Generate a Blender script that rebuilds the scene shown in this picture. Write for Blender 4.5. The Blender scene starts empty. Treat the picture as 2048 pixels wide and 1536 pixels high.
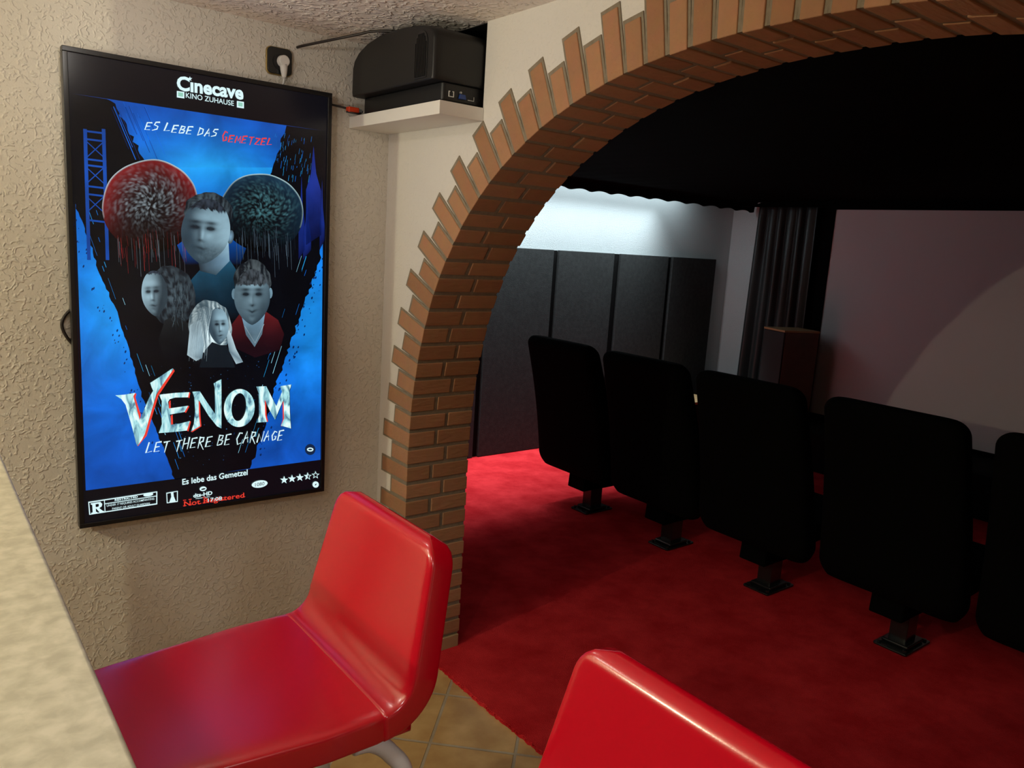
import bpy, bmesh, math, random
from mathutils import Vector, Matrix, noise
from mathutils.geometry import tessellate_polygon
SC = bpy.context.scene
COL = SC.collection
rnd = random.Random(7)
PI = math.pi

# ------------------------------------------------------------------ camera
CAM_H = 1.55
FPX = 1563.94
YAW, PITCH, ROLL = 0.671554642, 0.178270547, -0.0633151903
fw = Vector((math.sin(YAW)*math.cos(PITCH), math.cos(YAW)*math.cos(PITCH), -math.sin(PITCH)))
rt = Vector((math.cos(YAW), -math.sin(YAW), 0))
dn = fw.cross(rt)
cr, sr = math.cos(ROLL), math.sin(ROLL)
rt, dn = cr*rt + sr*dn, -sr*rt + cr*dn
cam_d = bpy.data.cameras.new('camera')
cam = bpy.data.objects.new('camera', cam_d); COL.objects.link(cam)
cam_d.sensor_width = 36.0
cam_d.lens = 36.0*FPX/2048.0
cam_d.clip_start = 0.02
m3 = Matrix((rt, -dn, -fw)).transposed()
cam.matrix_world = Matrix.Translation((0, 0, CAM_H)) @ m3.to_4x4()
SC.camera = cam
CAMP = Vector((0, 0, CAM_H))

def ray(px, py):
    return rt*((px-1024)/FPX) + dn*((py-768)/FPX) + fw
def on_y(px, py, Y):
    r = ray(px, py); return CAMP + r*(Y/r.y)

# ------------------------------------------------------------------ view + world
SC.view_settings.view_transform = 'Standard'
SC.view_settings.look = 'None'
SC.view_settings.gamma = 1.0
SC.view_settings.use_curve_mapping = False
SC.view_settings.exposure = 0.0
w = bpy.data.worlds.new('world'); SC.world = w; w.use_nodes = True
w.node_tree.nodes['Background'].inputs[0].default_value = (0.5, 0.55, 0.6, 1)
w.node_tree.nodes['Background'].inputs[1].default_value = 0.02

# ------------------------------------------------------------------ lights
def light(name, typ, loc, power, col, **kw):
    d = bpy.data.lights.new(name, typ); d.energy = power; d.color = col
    for k, v in kw.items(): setattr(d, k, v)
    o = bpy.data.objects.new(name, d); o.location = loc; COL.objects.link(o)
    return o
def aim(o, target):
    o.rotation_euler = (Vector(target)-o.location).to_track_quat('-Z', 'Y').to_euler()
# warm lamp over the bar, left of the picture
light('bar_lamp_light', 'POINT', (-1.30, 1.79, 1.78), 50.0, (1.0, 0.93, 0.62), shadow_soft_size=0.012)
# a ceiling spot, then unseen fill lights added to balance the bar room
light('ceiling_spot_light', 'POINT', (0.40, 1.92, 2.05), 2.6, (1.0, 0.93, 0.84), shadow_soft_size=0.02)
light('bar_fill_light', 'POINT', (-0.40, 1.72, 1.93), 5.2, (1.0, 0.96, 0.88), shadow_soft_size=0.06)  # added fill for the wall and counter, no fitting behind it
light('bar_fill_light', 'SPOT', (-0.42, 0.60, 1.95), 13.0, (1.0, 0.96, 0.88), shadow_soft_size=0.06, spot_size=math.radians(150), spot_blend=0.35)
light('rear_fill_light', 'SPOT', (0.25, -0.7, 1.95), 20.0, (1.0, 0.96, 0.90), shadow_soft_size=0.10, spot_size=math.radians(150), spot_blend=0.35)  # added fill from behind the camera for stools and bricks
o = light('ceiling_fill_light', 'SPOT', (-0.25, 0.95, 1.35), 18.0, (1.0, 0.92, 0.84), shadow_soft_size=0.08, spot_size=math.radians(75), spot_blend=1.0)  # added upward spot that brightens the ceiling corner
aim(o, (1.0, 2.0, 2.15))
# cool strip above the canopy along the cinema's left wall
o = light('cove_strip_light', 'AREA', (3.55, 4.280, 2.12), 11.0, (0.78, 0.95, 1.0), shape='RECTANGLE', size=3.3, size_y=0.035)
light('carpet_fill_light', 'AREA', (3.30, 4.280, 2.119), 25.0, (0.80, 0.95, 1.0), shape='RECTANGLE', size=3.2, size_y=0.035, spread=math.radians(72))  # second light added at the strip to brighten the carpet below

# ------------------------------------------------------------------ materials
def new_mat(name):
    m = bpy.data.materials.new(name); m.use_nodes = True
    return m, m.node_tree.nodes, m.node_tree.links, m.node_tree.nodes['Principled BSDF']
def sock(b, *names):
    for n in names:
        if n in b.inputs: return b.inputs[n]
def mat(name, col, rough=0.5, metal=0.0, spec=0.5, noise=None, bump=None, coat=0.0, sheen=0.0):
    """noise=(scale, detail, amount, (second colour)), bump=(scale, strength, distance)"""
    m, N, L, b = new_mat(name)
    b.inputs['Base Color'].default_value = (*col, 1)
    b.inputs['Roughness'].default_value = rough
    b.inputs['Metallic'].default_value = metal
    sock(b, 'Specular IOR Level', 'Specular').default_value = spec
    if coat: sock(b, 'Coat Weight').default_value = coat
    if sheen:
        sock(b, 'Sheen Weight').default_value = sheen
    tc = N.new('ShaderNodeTexCoord')
    if noise:
        n = N.new('ShaderNodeTexNoise'); n.inputs['Scale'].default_value = noise[0]; n.inputs['Detail'].default_value = noise[1]
        L.new(tc.outputs['Object'], n.inputs['Vector'])
        mx = N.new('ShaderNodeMix'); mx.data_type = 'RGBA'
        r = N.new('ShaderNodeValToRGB'); r.color_ramp.elements[0].position = 0.5-noise[2]; r.color_ramp.elements[1].position = 0.5+noise[2]
        L.new(n.outputs['Fac'], r.inputs['Fac'])
        L.new(r.outputs['Color'], mx.inputs['Factor'])
        mx.inputs['A'].default_value = (*col, 1); mx.inputs['B'].default_value = (*noise[3], 1)
        L.new(mx.outputs['Result'], b.inputs['Base Color'])
    if bump:
        n2 = N.new('ShaderNodeTexNoise'); n2.inputs['Scale'].default_value = bump[0]; n2.inputs['Detail'].default_value = 4
        L.new(tc.outputs['Object'], n2.inputs['Vector'])
        bp = N.new('ShaderNodeBump'); bp.inputs['Strength'].default_value = bump[1]; bp.inputs['Distance'].default_value = bump[2]
        L.new(n2.outputs['Fac'], bp.inputs['Height']); L.new(bp.outputs['Normal'], b.inputs['Normal'])
    return m

def plaster(name, col, scale, dist, thr=0.5, fine=220, detail=2.0, strength=1.0, distort=1.2):
    """roughcast plaster: worm-like ridges pressed out of a flat coat"""
    m, N, L, b = new_mat(name)
    b.inputs['Roughness'].default_value = 0.85
    sock(b, 'Specular IOR Level', 'Specular').default_value = 0.25
    tc = N.new('ShaderNodeTexCoord')
    n = N.new('ShaderNodeTexNoise'); n.inputs['Scale'].default_value = scale; n.inputs['Detail'].default_value = detail
    n.inputs['Distortion'].default_value = distort
    L.new(tc.outputs['Object'], n.inputs['Vector'])
    r = N.new('ShaderNodeMapRange'); r.interpolation_type = 'SMOOTHSTEP'
    a = N.new('ShaderNodeMath'); a.operation = 'SUBTRACT'; a.inputs[1].default_value = thr; L.new(n.outputs['Fac'], a.inputs[0])
    ab = N.new('ShaderNodeMath'); ab.operation = 'ABSOLUTE'; L.new(a.outputs[0], ab.inputs[0])
    r.inputs['From Min'].default_value = 0.0; r.inputs['From Max'].default_value = 0.15
    r.inputs['To Min'].default_value = 1.0; r.inputs['To Max'].default_value = 0.0
    L.new(ab.outputs[0], r.inputs['Value'])
    # break the ridges up
    n3 = N.new('ShaderNodeTexNoise'); n3.inputs['Scale'].default_value = scale*1.5; n3.inputs['Detail'].default_value = 1
    mp = N.new('ShaderNodeMapping'); mp.inputs['Location'].default_value = (7.3, 2.1, 4.4); L.new(tc.outputs['Object'], mp.inputs['Vector']); L.new(mp.outputs['Vector'], n3.inputs['Vector'])
    r3 = N.new('ShaderNodeMapRange'); r3.interpolation_type = 'SMOOTHSTEP'; r3.inputs['From Min'].default_value = 0.42; r3.inputs['From Max'].default_value = 0.60
    L.new(n3.outputs['Fac'], r3.inputs['Value'])
    mu = N.new('ShaderNodeMath'); mu.operation = 'MULTIPLY'; L.new(r.outputs['Result'], mu.inputs[0]); L.new(r3.outputs['Result'], mu.inputs[1])
    n2 = N.new('ShaderNodeTexNoise'); n2.inputs['Scale'].default_value = fine; n2.inputs['Detail'].default_value = 3
    L.new(tc.outputs['Object'], n2.inputs['Vector'])
    ad = N.new('ShaderNodeMath'); ad.operation = 'MULTIPLY_ADD'; ad.inputs[1].default_value = 0.25
    L.new(n2.outputs['Fac'], ad.inputs[0]); L.new(mu.outputs[0], ad.inputs[2])
    bp = N.new('ShaderNodeBump'); bp.inputs['Strength'].default_value = strength; bp.inputs['Distance'].default_value = dist
    L.new(ad.outputs[0], bp.inputs['Height']); L.new(bp.outputs['Normal'], b.inputs['Normal'])
    n4 = N.new('ShaderNodeTexNoise'); n4.inputs['Scale'].default_value = 2.5; n4.inputs['Detail'].default_value = 3
    L.new(tc.outputs['Object'], n4.inputs['Vector'])
    mx = N.new('ShaderNodeMix'); mx.data_type = 'RGBA'; L.new(n4.outputs['Fac'], mx.inputs['Factor'])
    mx.inputs['A'].default_value = (*[c*0.95 for c in col], 1); mx.inputs['B'].default_value = (*[min(1, c*1.05) for c in col], 1)
    L.new(mx.outputs['Result'], b.inputs['Base Color'])
    return m

M = {}
M['plaster'] = plaster('roughcast_plaster', (0.70, 0.66, 0.58), 54, 0.0015, detail=0.5, distort=0.8)
M['arch_plaster'] = plaster('fine_plaster', (0.76, 0.73, 0.68), 60, 0.0005, detail=0.5, distort=0.8)
M['ceiling'] = plaster('rough_ceiling_plaster', (0.90, 0.82, 0.76), 26, 0.0042, detail=2.0, distort=1.0)
M['cinema_plaster'] = plaster('grainy_white_plaster', (0.62, 0.66, 0.67), 120, 0.0007)
M['black_paint'] = mat('matt_black_paint', (0.006, 0.006, 0.006), 0.9, spec=0.1)
M['black_cloth'] = mat('black_molton_cloth', (0.004, 0.004, 0.004), 0.95, spec=0.05, bump=(300, 0.3, 0.002))
M['curtain'] = mat('black_satin_curtain', (0.035, 0.036, 0.037), 0.38, spec=0.7, bump=(400, 0.2, 0.001))
M['panel'] = mat('charcoal_panel_felt', (0.052, 0.055, 0.055), 0.95, spec=0.1, noise=(40, 6, 0.2, (0.038, 0.040, 0.040)), bump=(180, 0.5, 0.003))
M['velvet'] = mat('black_seat_velour', (0.0025, 0.0028, 0.0028), 0.95, spec=0.04, bump=(500, 0.3, 0.001))
M['gloss_black'] = mat('black_gloss_enamel', (0.012, 0.014, 0.014), 0.18, spec=0.6)
M['satin_black'] = mat('black_satin_plastic', (0.010, 0.010, 0.0105), 0.42, spec=0.4, bump=(900, 0.15, 0.0004))
M['bezel'] = mat('black_bezel_plastic', (0.010, 0.010, 0.011), 0.32, spec=0.5)
M['leather'] = mat('red_leatherette', (0.58, 0.0004, 0.014), 0.20, spec=0.5, bump=(420, 0.10, 0.0006))
M['leather'].node_tree.nodes['Principled BSDF'].inputs['IOR'].default_value = 1.8
M['leather_edge'] = mat('red_leatherette_side', (0.55, 0.002, 0.015), 0.40, spec=0.45, bump=(420, 0.12, 0.0006))
M['white_enamel'] = mat('white_enamelled_steel', (0.86, 0.85, 0.84), 0.3, spec=0.5)
M['white_plastic'] = mat('white_plastic', (0.75, 0.74, 0.70), 0.4)
M['shelf_white'] = mat('white_shelf_laminate', (0.80, 0.77, 0.72), 0.45)
M['gold'] = mat('brushed_gold_rim', (0.45, 0.33, 0.13), 0.35, 0.9)
M['cable'] = mat('black_cable_rubber', (0.018, 0.012, 0.010), 0.5)
M['orange'] = mat('orange_red_plastic', (0.72, 0.06, 0.015), 0.4)
M['grey_metal'] = mat('grey_metal', (0.42, 0.42, 0.42), 0.35, 0.7)
M['blue_plastic'] = mat('blue_plastic', (0.02, 0.06, 0.25), 0.4)
M['screen_cloth'] = mat('pink_tinted_screen_cloth', (0.86, 0.77, 0.79), 0.9, spec=0.1)  # white cloth; pink bounce from the carpet is put into its colour
M['wood_light'] = mat('light_oak_veneer', (0.62, 0.40, 0.20), 0.5, noise=(14, 5, 0.2, (0.52, 0.32, 0.15)))
M['wood_dark'] = mat('reddish_brown_veneer', (0.16, 0.055, 0.03), 0.45, noise=(14, 5, 0.2, (0.12, 0.04, 0.02)))
M['grille'] = mat('grey_speaker_cloth', (0.06, 0.066, 0.068), 0.9, spec=0.1, bump=(600, 0.3, 0.001))
M['skirting_tile'] = mat('beige_skirting_tile', (0.44, 0.31, 0.17), 0.45, noise=(9, 4, 0.2, (0.36, 0.25, 0.13)))
M['mortar'] = mat('grey_mortar', (0.30, 0.25, 0.185), 0.95, spec=0.1, noise=(60, 4, 0.2, (0.24, 0.20, 0.145)), bump=(250, 0.5, 0.002))
M['counter'] = None

def brick_mat():
    m, N, L, b = new_mat('orange_brown_brick')
    b.inputs['Roughness'].default_value = 0.88
    sock(b, 'Specular IOR Level', 'Specular').default_value = 0.2
    g = N.new('ShaderNodeNewGeometry')
    cr_ = N.new('ShaderNodeValToRGB'); e = cr_.color_ramp.elements
    e[0].color = (0.37, 0.178, 0.085, 1); e[1].color = (0.46, 0.23, 0.115, 1)
    L.new(g.outputs['Random Per Island'], cr_.inputs['Fac'])
    tc = N.new('ShaderNodeTexCoord')
    n = N.new('ShaderNodeTexNoise'); n.inputs['Scale'].default_value = 28; n.inputs['Detail'].default_value = 6
    L.new(tc.outputs['Object'], n.inputs['Vector'])
    mx = N.new('ShaderNodeMix'); mx.data_type = 'RGBA'; mx.blend_type = 'OVERLAY'; mx.inputs['Factor'].default_value = 0.5
    L.new(cr_.outputs['Color'], mx.inputs['A']); L.new(n.outputs['Color'], mx.inputs['B'])
    hs = N.new('ShaderNodeHueSaturation'); hs.inputs['Saturation'].default_value = 0.95
    mx2 = N.new('ShaderNodeMix'); mx2.data_type = 'RGBA'; mx2.inputs['Factor'].default_value = 0.75
    L.new(mx.outputs['Result'], mx2.inputs['A']); L.new(cr_.outputs['Color'], mx2.inputs['B'])
    L.new(mx2.outputs['Result'], hs.inputs['Color'])
    L.new(hs.outputs['Color'], b.inputs['Base Color'])
    n2 = N.new('ShaderNodeTexNoise'); n2.inputs['Scale'].default_value = 90; n2.inputs['Detail'].default_value = 5
    mp = N.new('ShaderNodeMapping'); mp.inputs['Scale'].default_value = (0.3, 1, 1); L.new(tc.outputs['Object'], mp.inputs['Vector']); L.new(mp.outputs['Vector'], n2.inputs['Vector'])
    bp = N.new('ShaderNodeBump'); bp.inputs['Strength'].default_value = 0.6; bp.inputs['Distance'].default_value = 0.004
    L.new(n2.outputs['Fac'], bp.inputs['Height']); L.new(bp.outputs['Normal'], b.inputs['Normal'])
    return m
M['brick'] = brick_mat()

def tile_mat():
    m, N, L, b = new_mat('terracotta_floor_tile')
    b.inputs['Roughness'].default_value = 0.38
    tc = N.new('ShaderNodeTexCoord')
    mp = N.new('ShaderNodeMapping'); mp.vector_type = 'TEXTURE'
    mp.inputs['Rotation'].default_value = (0, 0, math.radians(45.5)); mp.inputs['Location'].default_value = (1.414, 2.030, 0)
    L.new(tc.outputs['Object'], mp.inputs['Vector'])
    br = N.new('ShaderNodeTexBrick'); br.offset = 0.0; br.squash = 1.0
    br.inputs['Scale'].default_value = 1.0; br.inputs['Brick Width'].default_value = 0.268; br.inputs['Row Height'].default_value = 0.268
    br.inputs['Mortar Size'].default_value = 0.0055; br.inputs['Mortar Smooth'].default_value = 0.25
    br.inputs['Color1'].default_value = (0.56, 0.36, 0.145, 1); br.inputs['Color2'].default_value = (0.64, 0.42, 0.18, 1)
    br.inputs['Mortar'].default_value = (0.46, 0.40, 0.30, 1)
    L.new(mp.outputs['Vector'], br.inputs['Vector'])
    n = N.new('ShaderNodeTexNoise'); n.inputs['Scale'].default_value = 9; n.inputs['Detail'].default_value = 5
    L.new(tc.outputs['Object'], n.inputs['Vector'])
    r = N.new('ShaderNodeValToRGB'); r.color_ramp.elements[0].position = 0.35; r.color_ramp.elements[0].color = (0.78, 0.70, 0.60, 1)
    r.color_ramp.elements[1].position = 0.7; r.color_ramp.elements[1].color = (1.1, 1.12, 1.15, 1)
    L.new(n.outputs['Fac'], r.inputs['Fac'])
    mx = N.new('ShaderNodeMix'); mx.data_type = 'RGBA'; mx.blend_type = 'MULTIPLY'; mx.inputs['Factor'].default_value = 1.0
    L.new(br.outputs['Color'], mx.inputs['A']); L.new(r.outputs['Color'], mx.inputs['B'])
    L.new(mx.outputs['Result'], b.inputs['Base Color'])
    inv = N.new('ShaderNodeMath'); inv.operation = 'MULTIPLY_ADD'; inv.inputs[1].default_value = -1; inv.inputs[2].default_value = 1
    L.new(br.outputs['Fac'], inv.inputs[0])
    ad = N.new('ShaderNodeMath'); ad.operation = 'MULTIPLY_ADD'; ad.inputs[1].default_value = 0.35
    L.new(n.outputs['Fac'], ad.inputs[0]); L.new(inv.outputs[0], ad.inputs[2])
    bp = N.new('ShaderNodeBump'); bp.inputs['Strength'].default_value = 0.7; bp.inputs['Distance'].default_value = 0.004
    L.new(ad.outputs[0], bp.inputs['Height']); L.new(bp.outputs['Normal'], b.inputs['Normal'])
    return m
M['tile'] = tile_mat()

def counter_mat():
    m, N, L, b = new_mat('mottled_beige_stone')
    b.inputs['Roughness'].default_value = 0.42
    tc = N.new('ShaderNodeTexCoord')
    n = N.new('ShaderNodeTexNoise'); n.inputs['Scale'].default_value = 48; n.inputs['Detail'].default_value = 6; n.inputs['Distortion'].default_value = 0.3
    L.new(tc.outputs['Object'], n.inputs['Vector'])
    r = N.new('ShaderNodeValToRGB'); e = r.color_ramp.elements
    e[0].position = 0.34; e[0].color = (0.42, 0.39, 0.29, 1); e[1].position = 0.66; e[1].color = (0.58, 0.54, 0.42, 1)
    x = e.new(0.5); x.color = (0.50, 0.47, 0.355, 1)
    L.new(n.outputs['Fac'], r.inputs['Fac']); L.new(r.outputs['Color'], b.inputs['Base Color'])
    return m
M['counter'] = counter_mat()

def carpet_mat():
    m, N, L, b = new_mat('red_carpet_pile')
    b.inputs['Roughness'].default_value = 1.0
    sock(b, 'Specular IOR Level', 'Specular').default_value = 0.0
    tc = N.new('ShaderNodeTexCoord')
    n = N.new('ShaderNodeTexNoise'); n.inputs['Scale'].default_value = 5; n.inputs['Detail'].default_value = 8; n.inputs['Roughness'].default_value = 0.65
    L.new(tc.outputs['Object'], n.inputs['Vector'])
    r = N.new('ShaderNodeValToRGB'); r.color_ramp.elements[0].position = 0.36; r.color_ramp.elements[0].color = (0.56, 0.020, 0.026, 1)
    r.color_ramp.elements[1].position = 0.64; r.color_ramp.elements[1].color = (0.80, 0.042, 0.050, 1)
    L.new(n.outputs['Fac'], r.inputs['Fac']); L.new(r.outputs['Color'], b.inputs['Base Color'])
    n2 = N.new('ShaderNodeTexNoise'); n2.inputs['Scale'].default_value = 330; n2.inputs['Detail'].default_value = 3
    L.new(tc.outputs['Object'], n2.inputs['Vector'])
    ad = N.new('ShaderNodeMath'); ad.operation = 'MULTIPLY_ADD'; ad.inputs[1].default_value = 2.0
    L.new(n.outputs['Fac'], ad.inputs[0]); L.new(n2.outputs['Fac'], ad.inputs[2])
    bp = N.new('ShaderNodeBump'); bp.inputs['Strength'].default_value = 0.9; bp.inputs['Distance'].default_value = 0.006
    L.new(ad.outputs[0], bp.inputs['Height']); L.new(bp.outputs['Normal'], b.inputs['Normal'])
    return m
M['carpet'] = carpet_mat()

def picture_mat():
    """what the display shows: each flat area of the picture gives off its own colour, under a glass front"""
    m, N, L, b = new_mat('glowing_display_picture')
    b.inputs['Base Color'].default_value = (0.004, 0.004, 0.005, 1)
    b.inputs['Roughness'].default_value = 0.22
    at = N.new('ShaderNodeVertexColor'); at.layer_name = 'Col'
    tc = N.new('ShaderNodeTexCoord')
    n = N.new('ShaderNodeTexNoise'); n.inputs['Scale'].default_value = 6.5; n.inputs['Detail'].default_value = 5; n.inputs['Distortion'].default_value = 0.5
    L.new(tc.outputs['Object'], n.inputs['Vector'])
    r = N.new('ShaderNodeMapRange'); r.inputs['From Min'].default_value = 0.3; r.inputs['From Max'].default_value = 0.72
    r.inputs['To Min'].default_value = 0.50; r.inputs['To Max'].default_value = 1.15
    L.new(n.outputs['Fac'], r.inputs['Value'])
    mx = N.new('ShaderNodeMix'); mx.data_type = 'RGBA'; mx.blend_type = 'MULTIPLY'; mx.inputs['Factor'].default_value = 1
    L.new(at.outputs['Color'], mx.inputs['A']); L.new(r.outputs['Result'], mx.inputs['B'])
    L.new(mx.outputs['Result'], b.inputs['Emission Color'])
    b.inputs['Emission Strength'].default_value = 1.25
    return m
M['picture'] = picture_mat()
def glow(name, col, strength=1.0):
    m, N, L, b = new_mat(name)
    b.inputs['Base Color'].default_value = (0.004, 0.004, 0.005, 1); b.inputs['Roughness'].default_value = 0.22
    b.inputs['Emission Color'].default_value = (*col, 1); b.inputs['Emission Strength'].default_value = strength
    return m
M['glow_white'] = glow('glowing_white', (0.72, 0.95, 0.98))
M['glow_red'] = glow('glowing_red', (0.85, 0.05, 0.03))
M['glow_dark'] = glow('dark_display', (0.002, 0.006, 0.012))
M['screen_black'] = glow('dark_display_glass', (0.0025, 0.0025, 0.005))

# ------------------------------------------------------------------ mesh helpers
def add_box(bm, a, b, mi=0):
    x0, y0, z0 = a; x1, y1, z1 = b
    v = [bm.verts.new(p) for p in [(x0,y0,z0),(x1,y0,z0),(x1,y1,z0),(x0,y1,z0),(x0,y0,z1),(x1,y0,z1),(x1,y1,z1),(x0,y1,z1)]]
    for f in [(0,3,2,1),(4,5,6,7),(0,1,5,4),(1,2,6,5),(2,3,7,6),(3,0,4,7)]:
        fc = bm.faces.new([v[i] for i in f]); fc.material_index = mi
    return v
def box_bm(a, b):
    bm = bmesh.new(); add_box(bm, a, b); return bm
def add_prism(bm, pts, axis, lo, hi, mi=0):
    """extrude a polygon (list of 2-D points) along axis from lo to hi"""
    def P(p, t):
        if axis == 'x': return (t, p[0], p[1])
        if axis == 'y': return (p[0], t, p[1])
        return (p[0], p[1], t)
    A = [bm.verts.new(P(p, lo)) for p in pts]; B = [bm.verts.new(P(p, hi)) for p in pts]
    n = len(pts); fs = []
    for i in range(n):
        fs.append(bm.faces.new((A[i], A[(i+1) % n], B[(i+1) % n], B[i])))
    fs.append(bm.faces.new(A[::-1])); fs.append(bm.faces.new(B))
    for f in fs: f.material_index = mi
    return A, B
def add_tube(bm, path, r, seg=10, caps=True):
    path = [Vector(p) for p in path]; rings = []
    n = len(path); up = Vector((0, 0, 1))
    prev = None
    for i, p in enumerate(path):
        t = (path[min(i+1, n-1)]-path[max(i-1, 0)]).normalized()
        if prev is None:
            u = t.cross(up)
            if u.length < 1e-3: u = t.cross(Vector((1, 0, 0)))
        else:
            u = prev - t*prev.dot(t)
        u.normalize(); prev = u
        v = t.cross(u)
        rr = r[i] if isinstance(r, (list, tuple)) else r
        rings.append([bm.verts.new(p + (u*math.cos(2*PI*k/seg) + v*math.sin(2*PI*k/seg))*rr) for k in range(seg)])
    for a, b in zip(rings, rings[1:]):
        for k in range(seg):
            f = bm.faces.new((a[k], a[(k+1) % seg], b[(k+1) % seg], b[k])); f.smooth = True
    if caps:
        bm.faces.new(rings[0][::-1]); bm.faces.new(rings[-1])
def smooth_path(pts, sub=6):
    P = [Vector(p) for p in pts]; out = []
    for i in range(len(P)-1):
        p0 = P[max(i-1, 0)]; p1 = P[i]; p2 = P[i+1]; p3 = P[min(i+2, len(P)-1)]
        for k in range(sub):
            t = k/sub
            out.append(0.5*((2*p1)+(-p0+p2)*t+(2*p0-5*p1+4*p2-p3)*t*t+(-p0+3*p1-3*p2+p3)*t**3))
    out.append(P[-1]); return out
def rrect(x0, z0, x1, z1, r, n=6, rs=None):
    """rounded rectangle as a list of 2-D points, counter-clockwise; rs = radii for bl, br, tr, tl"""
    rs = rs or (r, r, r, r); out = []
    for (cx, cz, a0, q) in ((x0, z0, 180, rs[0]), (x1, z0, 270, rs[1]), (x1, z1, 0, rs[2]), (x0, z1, 90, rs[3])):
        ox = cx + (q if cx == x0 else -q); oz = cz + (q if cz == z0 else -q)
        for k in range(n+1):
            a = math.radians(a0+90*k/n); out.append((ox+q*math.cos(a), oz+q*math.sin(a)))
    return out
def obj(name, bm, material, parent=None, bevel=0.0, seg=2, smooth=False, local=True):
    bmesh.ops.recalc_face_normals(bm, faces=bm.faces)
    me = bpy.data.meshes.new(name); bm.to_mesh(me); bm.free()
    for mm in (material if isinstance(material, (list, tuple)) else [material]): me.materials.append(mm)
    o = bpy.data.objects.new(name, me); COL.objects.link(o)
    if smooth:
        for p in me.polygons: p.use_smooth = True
    if bevel:
        md = o.modifiers.new('bevel', 'BEVEL'); md.width = bevel; md.segments = seg; md.limit_method = 'ANGLE'; md.angle_limit = math.radians(40)
        md.harden_normals = False
        for p in me.polygons: p.use_smooth = True
        wn = o.modifiers.new('wn', 'WEIGHTED_NORMAL'); wn.keep_sharp = False
    if parent is not None: o.parent = parent
    return o
def tag(o, label=None, cat=None, group=None, kind=None):
    if label: o['label'] = label
    if cat: o['category'] = cat
    if group: o['group'] = group
    if kind: o['kind'] = kind
    return o
def thing(name, label, cat, loc=(0, 0, 0), rz=0.0, group=None):
    o = bpy.data.objects.new(name, None); o.empty_display_size = 0.05; COL.objects.link(o)
    o.location = loc; o.rotation_euler = (0, 0, rz)
    return tag(o, label, cat, group)
def struct(name, bm, m, label=None, cat=None, **kw):
    o = obj(name, bm, m, **kw); o['kind'] = 'structure'
    if label: o['label'] = label
    o['category'] = cat or name.split('_')[0]
    return o

# ------------------------------------------------------------------ the rooms
CEIL = 2.166
XB, XB2 = 1.374, 1.626        # front and back of the wall with the arch
YA = 2.5                      # wall with the display
YC = 4.44                     # cinema's left wall
XS = 5.93                     # cinema's screen wall
YR = -2.4                     # right end of both rooms
XL = -2.4
YF = -2.4
AC, AH = 0.9325, 1.348        # centre and half width of the arch opening

struct('wall_back', box_bm((XL-0.15, YA, 0), (XB, YA+0.15, CEIL+0.1)), M['plaster'], 'wall of roughcast cream plaster behind the lit poster display')
struct('wall_left', box_bm((XL-0.15, YF-0.15, 0), (XL, YA, CEIL+0.1)), M['wood_dark'], 'unseen wall at the far end of the bar, made dark to cut reflections')  # out of view; dark finish chosen to dim reflections in the stool backs
struct('wall_front', box_bm((XL, YF-0.15, 0), (XB, YF, CEIL+0.1)), M['plaster'], 'cream plaster wall behind the photographer')
struct('floor', box_bm((XL-0.15, YF-0.15, -0.1), (XS+0.15, YC+0.15, 0)), M['tile'], 'floor of ochre tiles laid on the diagonal')
struct('ceiling', box_bm((XL-0.15, YF-0.15, CEIL), (XB2, YA+0.15, CEIL+0.1)), M['ceiling'], 'coarsely stippled plaster ceiling of the bar room')
struct('ceiling_cinema', box_bm((XB2, YF-0.15, CEIL), (XS+0.15, YC+0.15, CEIL+0.1)), M['black_paint'], 'black ceiling slab above the cinema cloth')
struct('wall_cinema_left', box_bm((XB2, YC, 0), (XS, YC+0.15, CEIL+0.1)), M['cinema_plaster'], 'white cinema wall above the dark acoustic panels')
struct('wall_cinema_screen', box_bm((XS, YF, 0), (XS+0.15, YC+0.15, CEIL+0.1)), M['cinema_plaster'], 'white end wall beside the black curtain')
struct('wall_cinema_right', box_bm((XB2, YF-0.15, 0), (XS, YF, CEIL+0.1)), M['black_paint'], 'black right wall of the cinema')

# arch curve: straight jambs that run into a flattened curve
def arch_pt(t):
    """t from 0 to PI over the curve, left spring to right spring (as seen from the bar)"""
    c, s = math.cos(t), math.sin(t)
    return (AC + AH*math.copysign(abs(c)**(2/2.26), c), 0.66 + 1.335*abs(s)**(2/2.6))
raw = [(AC+AH, 0.0)] + [arch_pt(PI*k/600) for k in range(601)] + [(AC-AH, 0.0)]
cum = [0.0]
for a, b in zip(raw, raw[1:]): cum.append(cum[-1]+math.hypot(b[0]-a[0], b[1]-a[1]))
TOT = cum[-1]
def at_s(s):
    s = min(max(s, 0), TOT)
    lo, hi = 0, len(cum)-1
    while hi-lo > 1:
        mid = (lo+hi)//2
        if cum[mid] <= s: lo = mid
        else: hi = mid
    f = (s-cum[lo])/max(1e-9, cum[hi]-cum[lo])
    return Vector((raw[lo][0]+(raw[hi][0]-raw[lo][0])*f, raw[lo][1]+(raw[hi][1]-raw[lo][1])*f))
def frame(s):
    p = at_s(s); d = (at_s(s+0.02)-at_s(s-0.02)).normalized()
    return p, d, Vector((d.y, -d.x))     # point, along, outward normal

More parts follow.
